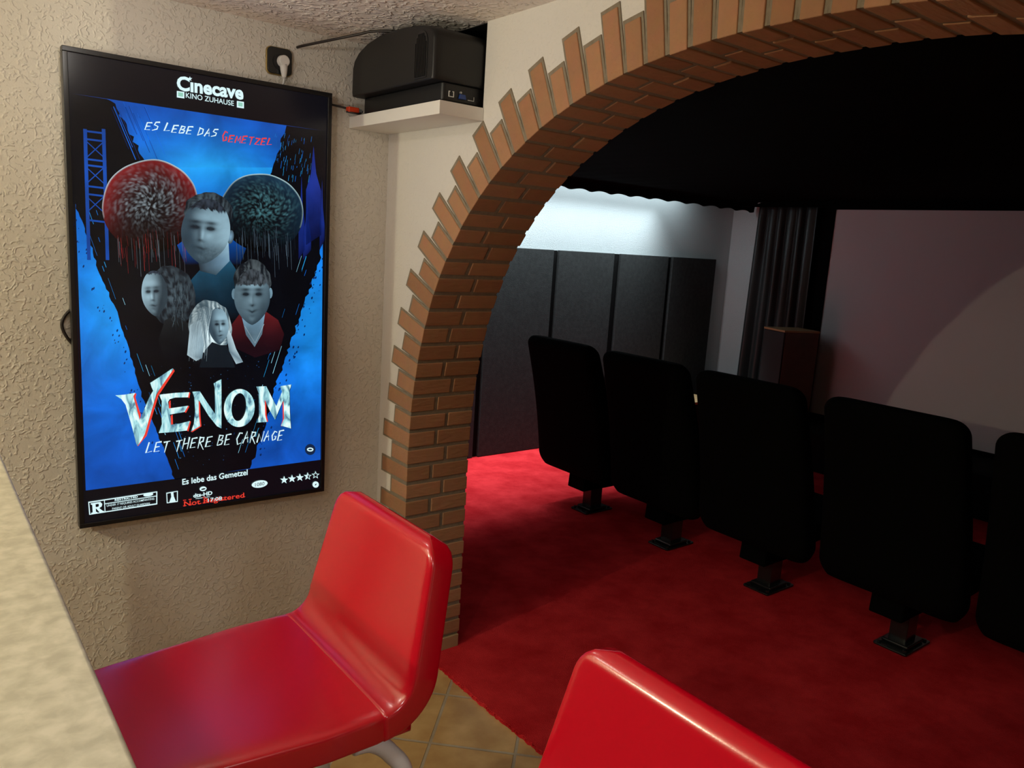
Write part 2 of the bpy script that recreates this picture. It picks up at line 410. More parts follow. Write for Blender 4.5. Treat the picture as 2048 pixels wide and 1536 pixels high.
# plastered wall around the arch with the projector opening cut through it
def wall_arch():
    bm = bmesh.new()
    off = 0.05
    curve = []
    k = 160
    for i in range(k+1):
        p, d, n = frame(TOT*i/k); q = p + n*off
        if i in (0, k): q.y = 0.0
        curve.append((q.x, max(q.y, 0)))
    nz = CEIL
    hy0, hy1, hz0, hz1 = 1.945, 2.475, 1.93, CEIL
    # left part (y larger), right part and the part above the arch as strips from the curve up to the ceiling
    top = nz+0.1
    outer = [(YC, 0), (YC, hz0)]
    def add(poly):
        add_prism(bm, poly, 'x', XB, XB2)
    apex = max(range(len(curve)), key=lambda i: curve[i][1])
    # beyond the back wall, cinema side only
    add([(hy1, 0), (YC, 0), (YC, top), (hy1, top)])
    # strips between the curve and the ceiling
    def strip_top(y):
        return hz0 if hy0 <= y <= hy1 else top
    ys = [c[0] for c in curve]
    # left jamb block
    add([(curve[0][0], 0), (hy1, 0), (hy1, hz0), (curve[0][0], hz0)])
    add([(YF, 0), (curve[-1][0], 0), (curve[-1][0], top), (YF, top)])
    for a, b in zip(curve, curve[1:]):
        if a[0]-b[0] < 1e-5: continue
        y1, y0 = a[0], b[0]
        segs = [(y0, y1)]
        for cut in (hy0, hy1):
            segs = [s for q in segs for s in ([(q[0], cut), (cut, q[1])] if q[0]+1e-6 < cut < q[1]-1e-6 else [q])]
        for (u, v) in segs:
            f = lambda y: a[1]+(b[1]-a[1])*(a[0]-y)/(a[0]-b[0])
            tp = strip_top((u+v)/2)
            add([(u, f(u)), (v, f(v)), (v, tp), (u, tp)])
    bmesh.ops.remove_doubles(bm, verts=bm.verts, dist=1e-5)
    # drop the walls between strips
    seen = {}
    for f in list(bm.faces):
        key = tuple(sorted(v.index for v in f.verts))
    bm.verts.index_update()
    for f in list(bm.faces):
        key = tuple(sorted(v.index for v in f.verts)); seen.setdefault(key, []).append(f)
    dead = [f for fs in seen.values() if len(fs) > 1 for f in fs]
    bmesh.ops.delete(bm, geom=dead, context='FACES')
    return bm
struct('wall_arch', wall_arch(), M['arch_plaster'], 'pale plaster wall pierced by the wide brick arch')

# bricks of the arch: alternating long and short heads on the face, two bricks across the soffit
def arch_bricks():
    bk, mo = bmesh.new(), bmesh.new()
    XF = XB-0.006; XE = XB2+0.003
    s0 = 0.062
    n = int(round((TOT-2*s0)/0.0632)); step = (TOT-2*s0)/n
    def block(bm, s, wd, n0, n1, x0, x1, mi):
        vs = []
        for ss in (s-wd/2, s+wd/2):
            p, d, nn = frame(ss)
            # head sides stay parallel to the brick's own axis
            pc, dc, nc = frame(s)
            for q in (n0, n1):
                vs.append((ss, q, p + nc*q if q > 0.06 else p + nn*q))
        (a, b, c, d2) = [v[2] for v in vs]
        pts = [a, c, d2, b]
        A = [bm.verts.new((x0, p.x, p.y)) for p in pts]; B = [bm.verts.new((x1, p.x, p.y)) for p in pts]
        for i in range(4): bm.faces.new((A[i], A[(i+1) % 4], B[(i+1) % 4], B[i])).material_index = mi
        bm.faces.new(A[::-1]).material_index = mi; bm.faces.new(B).material_index = mi
    J = 0.0135
    for k in range(n):
        s = s0+step*(k+0.5)
        long = (k % 2 == 0)
        Ln = (0.176 if abs(s-TOT/2) > TOT/2-0.9 else 0.164)+rnd.uniform(-.003, .003) if long else 0.109+rnd.uniform(-.003, .003)
        xj = XF+(0.40 if long else 0.58)*(XE-XF)+rnd.uniform(-.008, .008)
        wd = step-J+rnd.uniform(-.0015, .0015)
        jn = rnd.uniform(-.0015, .0015)
        block(bk, s, wd, 0.0+jn, Ln, XF+rnd.uniform(-.0012, .0012), xj-J/2, 0)
        block(bk, s, wd, 0.0+jn+rnd.uniform(-.001, .001), 0.06, xj+J/2, XE, 0)
        block(mo, s, step+0.0006, 0.0035, Ln+0.0105, XB-0.003, XE-0.004, 0)
    return bk, mo
bk, mo = arch_bricks()
arch = struct('trim_1', bk, M['brick'], 'toothed orange brick surround of the wide arch', 'brick arch', bevel=0.0028, seg=2)
mo_o = obj('mortar', mo, M['mortar'], arch)
bm = bmesh.new()
for (ya, yb) in ((AC+AH-0.006, AC+AH+0.05), (AC-AH-0.05, AC-AH+0.006)):
    add_box(bm, (XB-0.008, ya, 0), (XB2-0.002, yb, 0.059))
add_box(bm, (XB-0.010, AC+AH+0.05, 0), (XB, YA, 0.059))
struct('baseboard_arch', bm, M['skirting_tile'], 'beige skirting tile at the foot of the brick pillar', bevel=0.003)

# red carpet with a cut, slightly ragged front edge
def carpet():
    bm = bmesh.new()
    pts = []
    ys = [AC-AH+0.008+k*0.008 for k in range(int((2*AH-0.016)/0.008)+1)]
    front = [(1.482+rnd.uniform(-.003, .003)+0.003*math.sin(y*9), y) for y in ys]
    y0, y1 = front[0][1], front[-1][1]
    loop = front + [(1.628, y1), (1.632, YC-0.002), (XS-0.002, YC-0.002), (XS-0.002, YF+0.002), (1.632, YF+0.002), (1.628, y0)]
    top = [bm.verts.new((x, y, 0.012)) for x, y in loop]; bot = [bm.verts.new((x-0.004 if i < len(front) else x, y, 0.0005)) for i, (x, y) in enumerate(loop)]
    n = len(loop)
    for i in range(n): bm.faces.new((bot[i], bot[(i+1) % n], top[(i+1) % n], top[i]))
    tri = tessellate_polygon([[Vector((x, y, 0)) for x, y in loop]])
    for t in tri:
        try: bm.faces.new([top[i] for i in t]); bm.faces.new([bot[i] for i in reversed(t)])
        except ValueError: pass
    # tufts of pile along the cut edge
    for x, y in front:
        for q in range(2):
            yy = y+rnd.uniform(0, .008); L_ = rnd.uniform(.003, .009); a = rnd.uniform(-.7, .7)
            b0 = bm.verts.new((x, yy-.0022, .011)); b1 = bm.verts.new((x, yy+.0022, .011)); b2 = bm.verts.new((x, yy, .003))
            tp = bm.verts.new((x-L_*math.cos(a), yy+L_*math.sin(a), rnd.uniform(.006, .013)))
            bm.faces.new((b0, b1, tp)); bm.faces.new((b1, b2, tp)); bm.faces.new((b2, b0, tp))
    return bm
tag(obj('red_carpet', carpet(), M['carpet']), 'red fitted carpet of the cinema with cut edge inside the arch', 'carpet')

# black cloth canopy under the cinema ceiling with its wavy hanging edge
def canopy():
    bm = bmesh.new()
    x0, x1, ye = XB2+0.004, XS-0.03, 4.20
    nx = 420
    top = [bm.verts.new((x0+(x1-x0)*i/nx, YF+0.01, 2.025)) for i in range(nx+1)]
    e1, e2, e3 = [], [], []
    for i in range(nx+1):
        x = x0+(x1-x0)*i/nx
        wv = math.sin(x*2*PI/0.21+0.7*math.sin(x*3.1))
        z = 1.951+0.0065*wv+0.004*math.sin(x*2.3+1) - 0.012*max(0, (x-4.6))
        e1.append(bm.verts.new((x, ye-0.03, 2.025)))
        e2.append(bm.verts.new((x, ye+0.006*math.cos(x*2*PI/0.21), 2.0)))
        e3.append(bm.verts.new((x, ye+0.012*math.cos(x*2*PI/0.21), z)))
    for r0, r1 in ((top, e1), (e1, e2), (e2, e3)):
        for i in range(nx): bm.faces.new((r0[i], r0[i+1], r1[i+1], r1[i]))
    return bm
o = obj('ceiling_cloth', canopy(), M['black_cloth'], smooth=True)
md = o.modifiers.new('thickness', 'SOLIDIFY'); md.thickness = 0.004; md.offset = 0
tag(o, 'black cloth canopy under the cinema ceiling with wavy lower edge', 'cloth')

# ------------------------------------------------------------------ acoustic panels on the cinema wall
edges = [(1.90, 2.50), (2.56, 3.185), (3.235, 3.825), (3.878, 4.453), (4.526, 5.091), (5.146, 5.722)]
plab = ['dark acoustic wall panel hidden deepest behind the brick pillar',
        'dark acoustic wall panel behind the brick pillar, second from the arch wall',
        'dark acoustic wall panel at the pillar edge, left of the first slot',
        'dark acoustic wall panel behind the farthest cinema seat, between first and second slots',
        'dark acoustic wall panel between second and third slots',
        'dark acoustic wall panel at the right end beside the white corner']
for (a, b), lb in zip(edges, plab):
    o = obj('acoustic_panel', box_bm((a, YC-0.028, 0.014), (b, YC-0.001, 1.518)), M['panel'], bevel=0.004)
    tag(o, lb, 'acoustic panel', 'acoustic panels on the cinema wall')
bm = bmesh.new()
for (a, b), (c, d) in zip(edges, edges[1:]): add_box(bm, (b+0.001, YC-0.004, 0.014), (c-0.001, YC-0.001, 1.515))
o = struct('trim_2', bm, M['black_paint'], 'black strips on the wall between the acoustic panels', 'trim')

# ------------------------------------------------------------------ screen, stage, curtain
bm = box_bm((5.30, YF+0.02, 0.013), (XS-0.012, 4.25, 0.30))
tag(obj('stage', bm, M['black_paint'], bevel=0.006), 'low black stage under the projection screen', 'stage')
t = thing('projection_screen', 'large white projection screen in black surround at the far end', 'screen', (5.87, 1.95, 0.31))
scr_y0, scr_y1, z0, z1 = 0.48-1.95, 3.42-1.95, 0.335-0.31, 1.965-0.31
obj('screen_cloth', box_bm((-0.01, scr_y0, z0), (0.0, scr_y1, z1)), M['screen_cloth'], t)
bm = bmesh.new()
for a, b in (((-0.02, scr_y0-0.08, z1), (0.01, scr_y1+0.08, z1+0.05)), ((-0.02, scr_y0-0.08, z0-0.024), (0.01, scr_y1+0.08, z0)),
             ((-0.02, scr_y0-0.08, z0), (0.01, scr_y0, z1)), ((-0.02, scr_y1, z0), (0.01, scr_y1+0.08, z1))):
    add_box(bm, a, b)
obj('frame', bm, M['black_cloth'], t)
bm = bmesh.new(); add_box(bm, (5.885, YF+0.02, 0.302), (XS-0.004, 3.9, 2.018))
struct('wall_masking', bm, M['black_cloth'], 'black cloth covered wall around the projection screen')

def curtain(y0, y1, x, zb, zt, folds, amp, seed, lean=0.0):
    bm = bmesh.new(); r = random.Random(seed); nx, nz = folds*14, 26
    ph = [r.uniform(-.5, .5) for _ in range(folds+2)]; grid = []
    for j in range(nz+1):
        v = j/nz; z = zb+(zt-zb)*v; row = []
        for i in range(nx+1):
            u = i/nx; k = u*folds
            a = amp*(0.55+0.45*(1-v))*(0.8+0.4*math.sin(3*k+seed))
            ff = math.sin(2*PI*k+ph[int(k)]*0.6+0.4*math.sin(2.2*v+ph[int(k)]*6))
            spread = 1.0+0.10*(1-v)
            y = (y0+y1)/2+(u-0.5)*(y1-y0)*spread+0.35*a*math.cos(2*PI*k)
            row.append(bm.verts.new((x+a*ff-lean*(1-v), y, z)))
        grid.append(row)
    for j in range(nz):
        for i in range(nx): bm.faces.new((grid[j][i], grid[j][i+1], grid[j+1][i+1], grid[j+1][i]))
    return bm
o = obj('curtain', curtain(3.56, 4.09, 5.835, 0.33, 2.018, 6, 0.034, 3), M['curtain'], smooth=True)
md = o.modifiers.new('thickness', 'SOLIDIFY'); md.thickness = 0.003
tag(o, 'black pleated curtain hanging left of the projection screen', 'curtain')
o = obj('valance', curtain(YF+0.1, 3.9, 5.70, 1.97, 2.02, 60, 0.01, 5), M['black_cloth'], smooth=True)
tag(o, 'narrow black cloth valance above the projection screen', 'valance')

# tower speaker turned towards the seats
def speaker():
    t = thing('speaker', 'tall loudspeaker with pale wooden top in front of black curtain', 'loudspeaker', (5.352, 3.411, 0.30), math.radians(-19.7))
    w_, d_, h_ = 0.257, 0.32, 0.72
    obj('cabinet', box_bm((0.012, 0, 0.0), (d_, w_, h_-0.016)), M['wood_dark'], t, bevel=0.003)
    obj('front_grille', box_bm((-0.004, 0.004, 0.02), (0.0118, w_-0.004, h_-0.02)), M['grille'], t, bevel=0.003)
    obj('top_board', box_bm((-0.006, -0.003, h_-0.0155), (d_+0.003, w_+0.003, h_)), M['wood_light'], t, bevel=0.002)
speaker()
def subwoofer():
    t = thing('subwoofer', 'small cabinet with pale oak top glimpsed between second and third cinema seats', 'subwoofer', (4.90, 3.90, 0.0127), math.radians(0))
    obj('cabinet', box_bm((0, 0, 0.012), (0.36, 0.40, 0.355)), M['satin_black'], t, bevel=0.004)
    obj('top_board', box_bm((-0.006, -0.006, 0.356), (0.366, 0.406, 0.376)), M['wood_light'], t, bevel=0.003)
    obj('front_grille', box_bm((-0.010, 0.02, 0.04), (-0.0005, 0.38, 0.25)), M['grille'], t, bevel=0.003)
    for (a, b) in ((0.03, 0.03), (0.33, 0.03), (0.03, 0.37), (0.33, 0.37)):
        obj('foot', box_bm((a-0.015, b-0.015, 0), (a+0.015, b+0.015, 0.0125)), M['satin_black'], t)
subwoofer()

# ------------------------------------------------------------------ cinema seats
def cushion_grid(bm, outline, nrm_pts):
    pass
def make_seat():
    t = thing('cinema_seat', '', 'cinema seat', (3.21, 0, 0.012))
    # backrest: padded shell that leans back; built as stacked rounded sections
    bm = bmesh.new(); secs = []
    nz = 44; zb, zt = 0.245, 1.035
    for j in range(nz+1):
        v = 0.5-0.5*math.cos(PI*j/nz); z = zb+(zt-zb)*v
        xc = -0.135-0.205*v + 0.02*math.sin(PI*v)     # the back leans towards the bar
        th = 0.150*(1-0.25*v); xc += 0.020
        hw = 0.296-0.030*v
        # rounded shoulders and foot
        if v > 0.93: q = (v-0.93)/0.07; hw -= 0.050*(1-math.sqrt(max(0, 1-q*q))); th *= math.sqrt(max(0.0, 1-q*q*0.75))
        if v < 0.10: q = (0.10-v)/0.10; hw -= 0.03*q*q; th *= (1-0.35*q*q)
        ring = []
        for k in range(28):
            a = 2*PI*k/28; c, s = math.cos(a), math.sin(a)
            e = 2/9.0
            ring.append(bm.verts.new((xc+th*0.5*math.copysign(abs(c)**(2/3.2), c), 0.030+hw*math.copysign(abs(s)**e, s), z-0.012)))
        secs.append(ring)
    for a, b in zip(secs, secs[1:]):
        for k in range(28): bm.faces.new((a[k], a[(k+1) % 28], b[(k+1) % 28], b[k]))
    bm.faces.new(secs[0][::-1]); bm.faces.new(secs[-1])
    obj('backrest', bm, M['velvet'], t, smooth=True)
    # seat cushion
    bm = bmesh.new()
    add_prism(bm, [(-0.095, 0.315), (0.30, 0.335), (0.345, 0.35), (0.35, 0.40), (0.325, 0.415), (-0.095, 0.395)], 'y', -0.245, 0.245)
    obj('seat', bm, M['velvet'], t, bevel=0.012)
    # hinge housing under the seat
    bm = bmesh.new()
    add_prism(bm, [(-0.115, 0.13), (0.16, 0.13), (0.19, 0.318), (-0.10, 0.312)], 'y', -0.035, 0.105)
    obj('hinge_housing', bm, M['velvet'], t, bevel=0.008)
    # pedestal
    bm = bmesh.new(); add_box(bm, (-0.045, -0.034, 0.014), (0.045, 0.040, 0.14))
    obj('post', bm, M['gloss_black'], t, bevel=0.006)
    bm = bmesh.new(); add_prism(bm, rrect(-0.110, -0.070, 0.110, 0.070, 0.012), 'z', 0, 0.010)
    bp = obj('base_plate', bm, M['gloss_black'], t, bevel=0.003)
    bm = bmesh.new()
    add_prism(bm, [(-0.07, -0.055), (0.07, -0.055), (0.07, 0.055), (-0.07, 0.055)], 'z', 0.0105, 0.026)
    obj('post_socket', bm, M['gloss_black'], t, bevel=0.006)
    for sx in (-1, 1):
        for sy in (-1, 1):
            bm = bmesh.new(); bmesh.ops.create_cone(bm, cap_ends=True, segments=6, radius1=0.009, radius2=0.008, depth=0.008)
            bmesh.ops.translate(bm, vec=(sx*0.088, sy*0.052, 0.014), verts=bm.verts)
            obj('bolt', bm, M['gloss_black'], t)
    # armrest on the right-hand side
    armrest(t, -0.313)
    return t
def armrest(t, y):
    bm = bmesh.new()
    add_prism(bm, rrect(-0.06, 0.40, 0.26, 0.435, 0.015), 'y', y-0.026, y+0.026)
    a = obj('armrest', bm, M['velvet'], t, bevel=0.008)
    bm = bmesh.new()
    add_prism(bm, [(-0.04, 0.27), (0.10, 0.27), (0.20, 0.405), (-0.05, 0.405)], 'y', y-0.018, y+0.018)
    obj('side_panel', bm, M['velvet'], a, bevel=0.006)
seat0 = make_seat()
def copy_tree(o, parent=None):
    c = o.copy(); COL.objects.link(c)
    if parent is not None: c.parent = parent
    for ch in list(o.children): copy_tree(ch, c)
    return c
seat_spots = [(3.205, 3.190, 'farthest black cinema seat of the row, end seat beside the lit red carpet'),
              (3.205, 2.572, 'black cinema seat second from the far end of the row'),
              (3.203, 1.962, 'black cinema seat in the middle of the row, before the curtain'),
              (3.210, 1.325, 'black cinema seat standing out against the projection screen, second nearest'),
              (3.210, 0.700, 'nearest black cinema seat, cut off at the right edge')]
seats = []
for i, (x, y, lb) in enumerate(seat_spots):
    s = seat0 if i == 0 else copy_tree(seat0)
    s.location = (x, y, 0.0125); s['label'] = lb; s['group'] = 'row of black cinema seats'
    seats.append(s)
armrest(seats[0], 0.313)

# ------------------------------------------------------------------ bar counter and stools
t = thing('bar_counter', 'bar counter with mottled beige top running along the left edge', 'bar counter', (-0.2, 0.6, 0))
obj('counter_top', box_bm((-0.34, -1.6, 1.058), (0.335, 1.13, 1.10)), M['counter'], t, bevel=0.006, seg=3)
obj('counter_body', box_bm((-0.24, -1.5, 0.001), (0.04, 1.13, 1.0575)), M['arch_plaster'], t)

def make_stool():
    t = thing('bar_stool', '', 'bar stool', (0.45, 1.19, 0))
    # seat and back share one L-shaped outline: seat along x, back rising at +x
    def shell(pts_in, pts_out, hw_fn, name, m):
        bm = bmesh.new(); rows = []
        return bm
    def pad(centre, th, hw, name, m, rr=0.05, round_ends=(True, True)):
        """centre: list of (x, z) along the pad, th: thickness list, hw: half width list; a padded slab swept along it"""
        bm = bmesh.new(); rings = []
        n = len(centre)
        for i, (x, z) in enumerate(centre):
            a = centre[max(i-1, 0)]; b = centre[min(i+1, n-1)]
            tx, tz = b[0]-a[0], b[1]-a[1]; l = math.hypot(tx, tz); tx /= l; tz /= l
            nx, nz = -tz, tx
            ring = []
            K = 72
            for k in range(K):
                an = 2*PI*k/K; c, s = math.cos(an), math.sin(an)
                u = hw[i]*math.copysign(abs(c)**(2/16.0), c); v = 0.5*th[i]*math.copysign(abs(s)**(2/9.0), s)
                ring.append(bm.verts.new((x+nx*v, u, z+nz*v)))
            rings.append(ring)
        K = 72
        for a, b in zip(rings, rings[1:]):
            for k in range(K): bm.faces.new((a[k], a[(k+1) % K], b[(k+1) % K], b[k]))
        bm.faces.new(rings[0][::-1]); bm.faces.new(rings[-1])
        o = obj(name, bm, m, t, smooth=True)
        return o
    # seat: front edge at x=-0.28, rear disappears into the back's bend
    c, th, hw = [], [], []
    for k in range(30):
        u = k/29; x = -0.285+0.445*u
        q = min(1, (u*0.445+0.0005)/0.03)
        c.append((x, 0.7715)); th.append(0.053*(0.25+0.75*math.sqrt(1-(1-q)**2))); hw.append((0.172+0.034*min(1, u*1.5)-0.02*(1-q)) if x < 0.108 else 0.2035)
    pad(c, th, hw, 'seat', M['leather'])
    # back: bends up from under the seat's rear
    c, th, hw = [], [], []
    R = 0.075
    for k in range(14):
        a = -PI/2+ (PI/2-0.09)*k/13
        c.append((0.110+R*math.cos(a), 0.7715+R+R*math.sin(a))); th.append(0.053+0.003*k/13); hw.append(0.206)
    x1, z1 = c[-1]
    H = 1.052-z1
    for k in range(1, 27):
        u = k/26; q = max(0, (u-0.80)/0.20)
        c.append((x1+0.045*u, z1+H*u)); th.append(0.056*(1-0.10*u)*max(0.12, math.sqrt(max(0, 1-(max(0, (u-0.91)/0.09))**2)))); hw.append(0.206-0.028*u-0.046*(1-math.sqrt(max(0, 1-q*q))))
    pad(c, th, hw, 'backrest', M['leather'])
    # stitched seams along the edges
    for s in (-1, 1):
        bm = bmesh.new()
        add_tube(bm, [(-0.25+0.36*k/12, s*(0.168+0.030*min(1, k/12*1.6)), 0.7925) for k in range(13)], 0.0016, 5)
        sm = obj('seam', bm, M['leather_edge'], t, smooth=True)
    # tubular steel frame
    for s in (-1, 1):
        y = s*0.168
        bm = bmesh.new()
        add_tube(bm, [(-0.24, y, 0.7355), (0.0, y, 0.7355), (0.07, y, 0.7355)], 0.0095, 10)
        obj('rail', bm, M['white_enamel'], t, smooth=True)
        for e in (1, -1):
            bm = bmesh.new()
            if e > 0: p = [(0.075, y, 0.735), (0.108, y, 0.728), (0.142, y*1.02, 0.698), (0.170, y*1.06, 0.64), (0.186, y*1.08, 0.45), (0.215, y*1.18, 0.02), (0.2165, y*1.185, 0.0)]
            else: p = [(-0.20, y, 0.735), (-0.225, y, 0.728), (-0.245, y*1.02, 0.698), (-0.256, y*1.06, 0.64), (-0.262, y*1.08, 0.45), (-0.275, y*1.18, 0.02), (-0.2765, y*1.185, 0.0)]
            add_tube(bm, smooth_path(p, 7), 0.0155, 14)
            obj('leg', bm, M['white_enamel'], t, smooth=True)
    bm = bmesh.new()
    q = [(0.199, -0.188, 0.27), (0.199, 0.188, 0.27), (-0.268, 0.188, 0.27), (-0.268, -0.188, 0.27), (0.199, -0.188, 0.27)]
    add_tube(bm, q, 0.010, 10); obj('footrest', bm, M['white_enamel'], t, smooth=True)
    bm = bmesh.new(); add_box(bm, (-0.22, -0.156, 0.7385), (0.08, 0.156, 0.7445)); obj('seat_plate', bm, M['white_enamel'], t)
    return t
st = make_stool()
st.location = (0.462, 1.195, 0)
tag(st, 'red leatherette bar stool with white tube legs below the poster display', 'bar stool', 'red bar stools')
st2 = copy_tree(st); st2.location = (0.462, 0.485, 0)
st2['label'] = 'red leatherette bar stool in the bottom right foreground, only its backrest showing'

# ------------------------------------------------------------------ projector on its shelf
obj_s = obj('shelf', box_bm((1.222, 1.940, 1.8915), (XB-0.0005, YA-0.001, 1.929)), M['shelf_white'], bevel=0.0015)
tag(obj_s, 'white corner wall shelf carrying the black projector', 'shelf')
def projector():
    t = thing('projector', 'black projector on white shelf, reaching into the wall opening', 'projector', (1.205, 1.952, 1.9293))
    W = 0.505
    # upper shell: crowned top, section in YZ swept along x, rounded towards the rear (our side)
    def sect(inset, drop):
        pts = []
        prof = [(0.004, 0.055), (0.0, 0.07), (0.0, 0.168), (0.008, 0.185), (0.03, 0.199), (0.08, 0.210), (0.17, 0.2195), (0.25, 0.2215), (0.33, 0.2195), (0.41, 0.207), (0.465, 0.188), (0.492, 0.168), (0.503, 0.145), (0.505, 0.07), (0.501, 0.055)]
        for (y, z) in prof:
            cy, cz = W/2, 0.055
            pts.append((cy+(y-cy)*(1-inset), cz+(z-cz)*(1-drop)))
        return pts
    bm = bmesh.new(); rings = []
    for (x, ins, dr) in ((0.0, 0.045, 0.05), (0.004, 0.02, 0.022), (0.012, 0.005, 0.006), (0.03, 0, 0), (0.16, 0, 0.0), (0.30, 0.04, 0.04), (0.46, 0.14, 0.12)):
        rings.append([bm.verts.new((x, y, z)) for (y, z) in sect(ins, dr)])
    n = len(rings[0])
    for a, b in zip(rings, rings[1:]):
        for k in range(n): bm.faces.new((a[k], a[(k+1) % n], b[(k+1) % n], b[k]))
    bm.faces.new(rings[0][::-1]); bm.faces.new(rings[-1])
    for v in bm.verts:
        pass
    obj('upper_shell', bm, M['satin_black'], t, bevel=0.003)
    bm = bmesh.new(); add_prism(bm, rrect(0.040, 0.012, 0.44, 0.492, 0.012), 'z', 0.006, 0.0545)
    lower = obj('lower_body', bm, M['satin_black'], t, bevel=0.003)
    for (x, y) in ((0.07, 0.05), (0.07, 0.45), (0.40, 0.05), (0.40, 0.45)):
        bm = bmesh.new(); bmesh.ops.create_cone(bm, cap_ends=True, segments=16, radius1=0.014, radius2=0.014, depth=0.006)
        bmesh.ops.translate(bm, vec=(x, y, 0.003), verts=bm.verts); obj('foot', bm, M['cable'], t)
    # ventilation grille near the right rear corner
    bm = bmesh.new()
    add_prism(bm, rrect(0.036, 0.062, 0.100, 0.190, 0.0, rs=(0.004, 0.004, 0.03, 0.03), n=6), 'x', -0.0022, 0.001)
    gr = obj('vent_panel', bm, M['bezel'], t, bevel=0.001)
    bm = bmesh.new()
    for k in range(9):
        y = 0.041+k*0.0068; add_box(bm, (-0.0045, y, 0.066), (-0.0021, y+0.0028, (0.158, 0.172, 0.181)[min(k, 8-k, 2)]))
    obj('vent_slat', bm, M['satin_black'], gr)
    # connectors along the right side of the lower body
    def ring_box(x0, z0, x1, z1, th):
        b = bmesh.new(); y0, y1 = 0.0105, 0.0125
        add_box(b, (x0, y0, z0), (x1, y1, z0+th)); add_box(b, (x0, y0, z0+th), (x0+th, y1, z1)); add_box(b, (x1-th, y0, z0+th), (x1, y1, z1))
        add_box(b, (x0+th, y0, z1-th), (x0+2.2*th, y1, z1)); add_box(b, (x1-2.2*th, y0, z1-th), (x1-th, y1, z1))
        return b
    obj('network_port', ring_box(0.060, 0.017, 0.078, 0.033, 0.0022), M['white_plastic'], lower)
    bm = bmesh.new(); add_prism(bm, [(0.094, 0.016), (0.118, 0.016), (0.115, 0.029), (0.097, 0.029)], 'y', 0.006, 0.0125)
    obj('display_port', bm, M['blue_plastic'], lower, bevel=0.001)
    bm = bmesh.new(); bmesh.ops.create_cone(bm, cap_ends=True, segments=10, radius1=0.003, radius2=0.003, depth=0.008, matrix=Matrix.Rotation(PI/2, 4, 'X'))
    bmesh.ops.translate(bm, vec=(0.099, 0.010, 0.033), verts=bm.verts); obj('screw', bm, M['grey_metal'], lower)
    bm = bmesh.new(); add_box(bm, (0.126, 0.0105, 0.016), (0.148, 0.0125, 0.018)); add_box(bm, (0.146, 0.0105, 0.018), (0.148, 0.0125, 0.028))
    obj('serial_port', bm, M['grey_metal'], lower)
    for x in (0.163, 0.180):
        bm = bmesh.new(); add_tube(bm, [(x+0.0045*math.cos(a), 0.0115, 0.022+0.0045*math.sin(a)) for a in [2*PI*k/12 for k in range(13)]], 0.0008, 5)
        obj('jack_socket', bm, M['cable'], lower)
    # lens barrel in the opening
    bm = bmesh.new(); bmesh.ops.create_cone(bm, cap_ends=True, segments=40, radius1=0.062, radius2=0.056, depth=0.05, matrix=Matrix.Rotation(PI/2, 4, 'Y'))
    bmesh.ops.translate(bm, vec=(0.475, W/2, 0.115), verts=bm.verts); obj('lens', bm, M['gloss_black'], t, smooth=True)
projector()
# black lining of the opening
bm = bmesh.new()
add_box(bm, (XB+0.006, 1.9455, 1.9302), (XB2, 1.9495, CEIL-0.001)); add_box(bm, (XB+0.006, 2.4715, 1.9302), (XB2, 2.4745, CEIL-0.001))
add_box(bm, (XB+0.006, 1.9496, CEIL-0.003), (XB2, 2.4714, CEIL-0.0006))
struct('trim_3', bm, M['black_paint'], 'black lining of the projector opening in the wall', 'trim')

# ------------------------------------------------------------------ socket, plug, cables
t = thing('wall_socket', 'black and gold rounded wall socket above the poster display', 'socket', (0.978, YA, 2.058))
bm = bmesh.new(); add_prism(bm, rrect(-0.0415, -0.0415, 0.0415, 0.0415, 0.016, 8), 'y', -0.009, -0.0005); obj('rim', bm, M['gold'], t, bevel=0.002)
bm = bmesh.new(); add_prism(bm, rrect(-0.0385, -0.0385, 0.0395, 0.0395, 0.014, 8), 'y', -0.0125, -0.0092); fr = obj('face_plate', bm, M['gloss_black'], t, bevel=0.002)
bm = bmesh.new(); bmesh.ops.create_cone(bm, cap_ends=True, segments=40, radius1=0.023, radius2=0.023, depth=0.002, matrix=Matrix.Rotation(PI/2, 4, 'X'))
bmesh.ops.translate(bm, vec=(0.001, -0.0136, -0.002), verts=bm.verts); obj('socket_well', bm, M['bezel'], fr)
t = thing('power_plug', 'white angled plug in the black socket, its cord running down', 'plug', (0.985, YA-0.0147, 2.054))
bm = bmesh.new(); bmesh.ops.create_cone(bm, cap_ends=True, segments=32, radius1=0.0185, radius2=0.0165, depth=0.022, matrix=Matrix.Rotation(PI/2, 4, 'X'))
bmesh.ops.translate(bm, vec=(0, -0.011, 0.004), verts=bm.verts)
obj('plug_body', bm, M['white_plastic'], t, bevel=0.003)
bm = bmesh.new(); add_tube(bm, [(0, -0.0115, -0.006), (0.001, -0.0115, -0.024), (0.002, -0.011, -0.040), (0.0025, -0.010, -0.046)], [0.0125, 0.0105, 0.0075, 0.005], 14)
obj('strain_relief', bm, M['white_plastic'], t, smooth=True)
bm = bmesh.new(); add_tube(bm, smooth_path([(0.0025, -0.010, -0.044), (0.003, -0.004, -0.058), (0.003, 0.0075, -0.085), (0.003, 0.0078, -0.2)]), 0.0032, 8)
obj('cord', bm, M['white_plastic'], t, smooth=True)
bm = bmesh.new()
add_tube(bm, smooth_path([(1.038, YA-0.002, 2.112), (1.048, YA-0.03, 2.115), (1.10, YA-0.10, 2.130), (1.16, YA-0.17, 2.148), (1.192, YA-0.21, 2.1575), (1.235, YA-0.26, 2.1585)]), 0.0042, 8)
tag(obj('signal_cable', bm, M['cable'], smooth=True), 'black cable from a wall hole beside the socket to the projector', 'cable')
t = thing('video_cable', 'black cable with orange red plug at the foot of the projector', 'cable', (1.20, 2.44, 1.945))
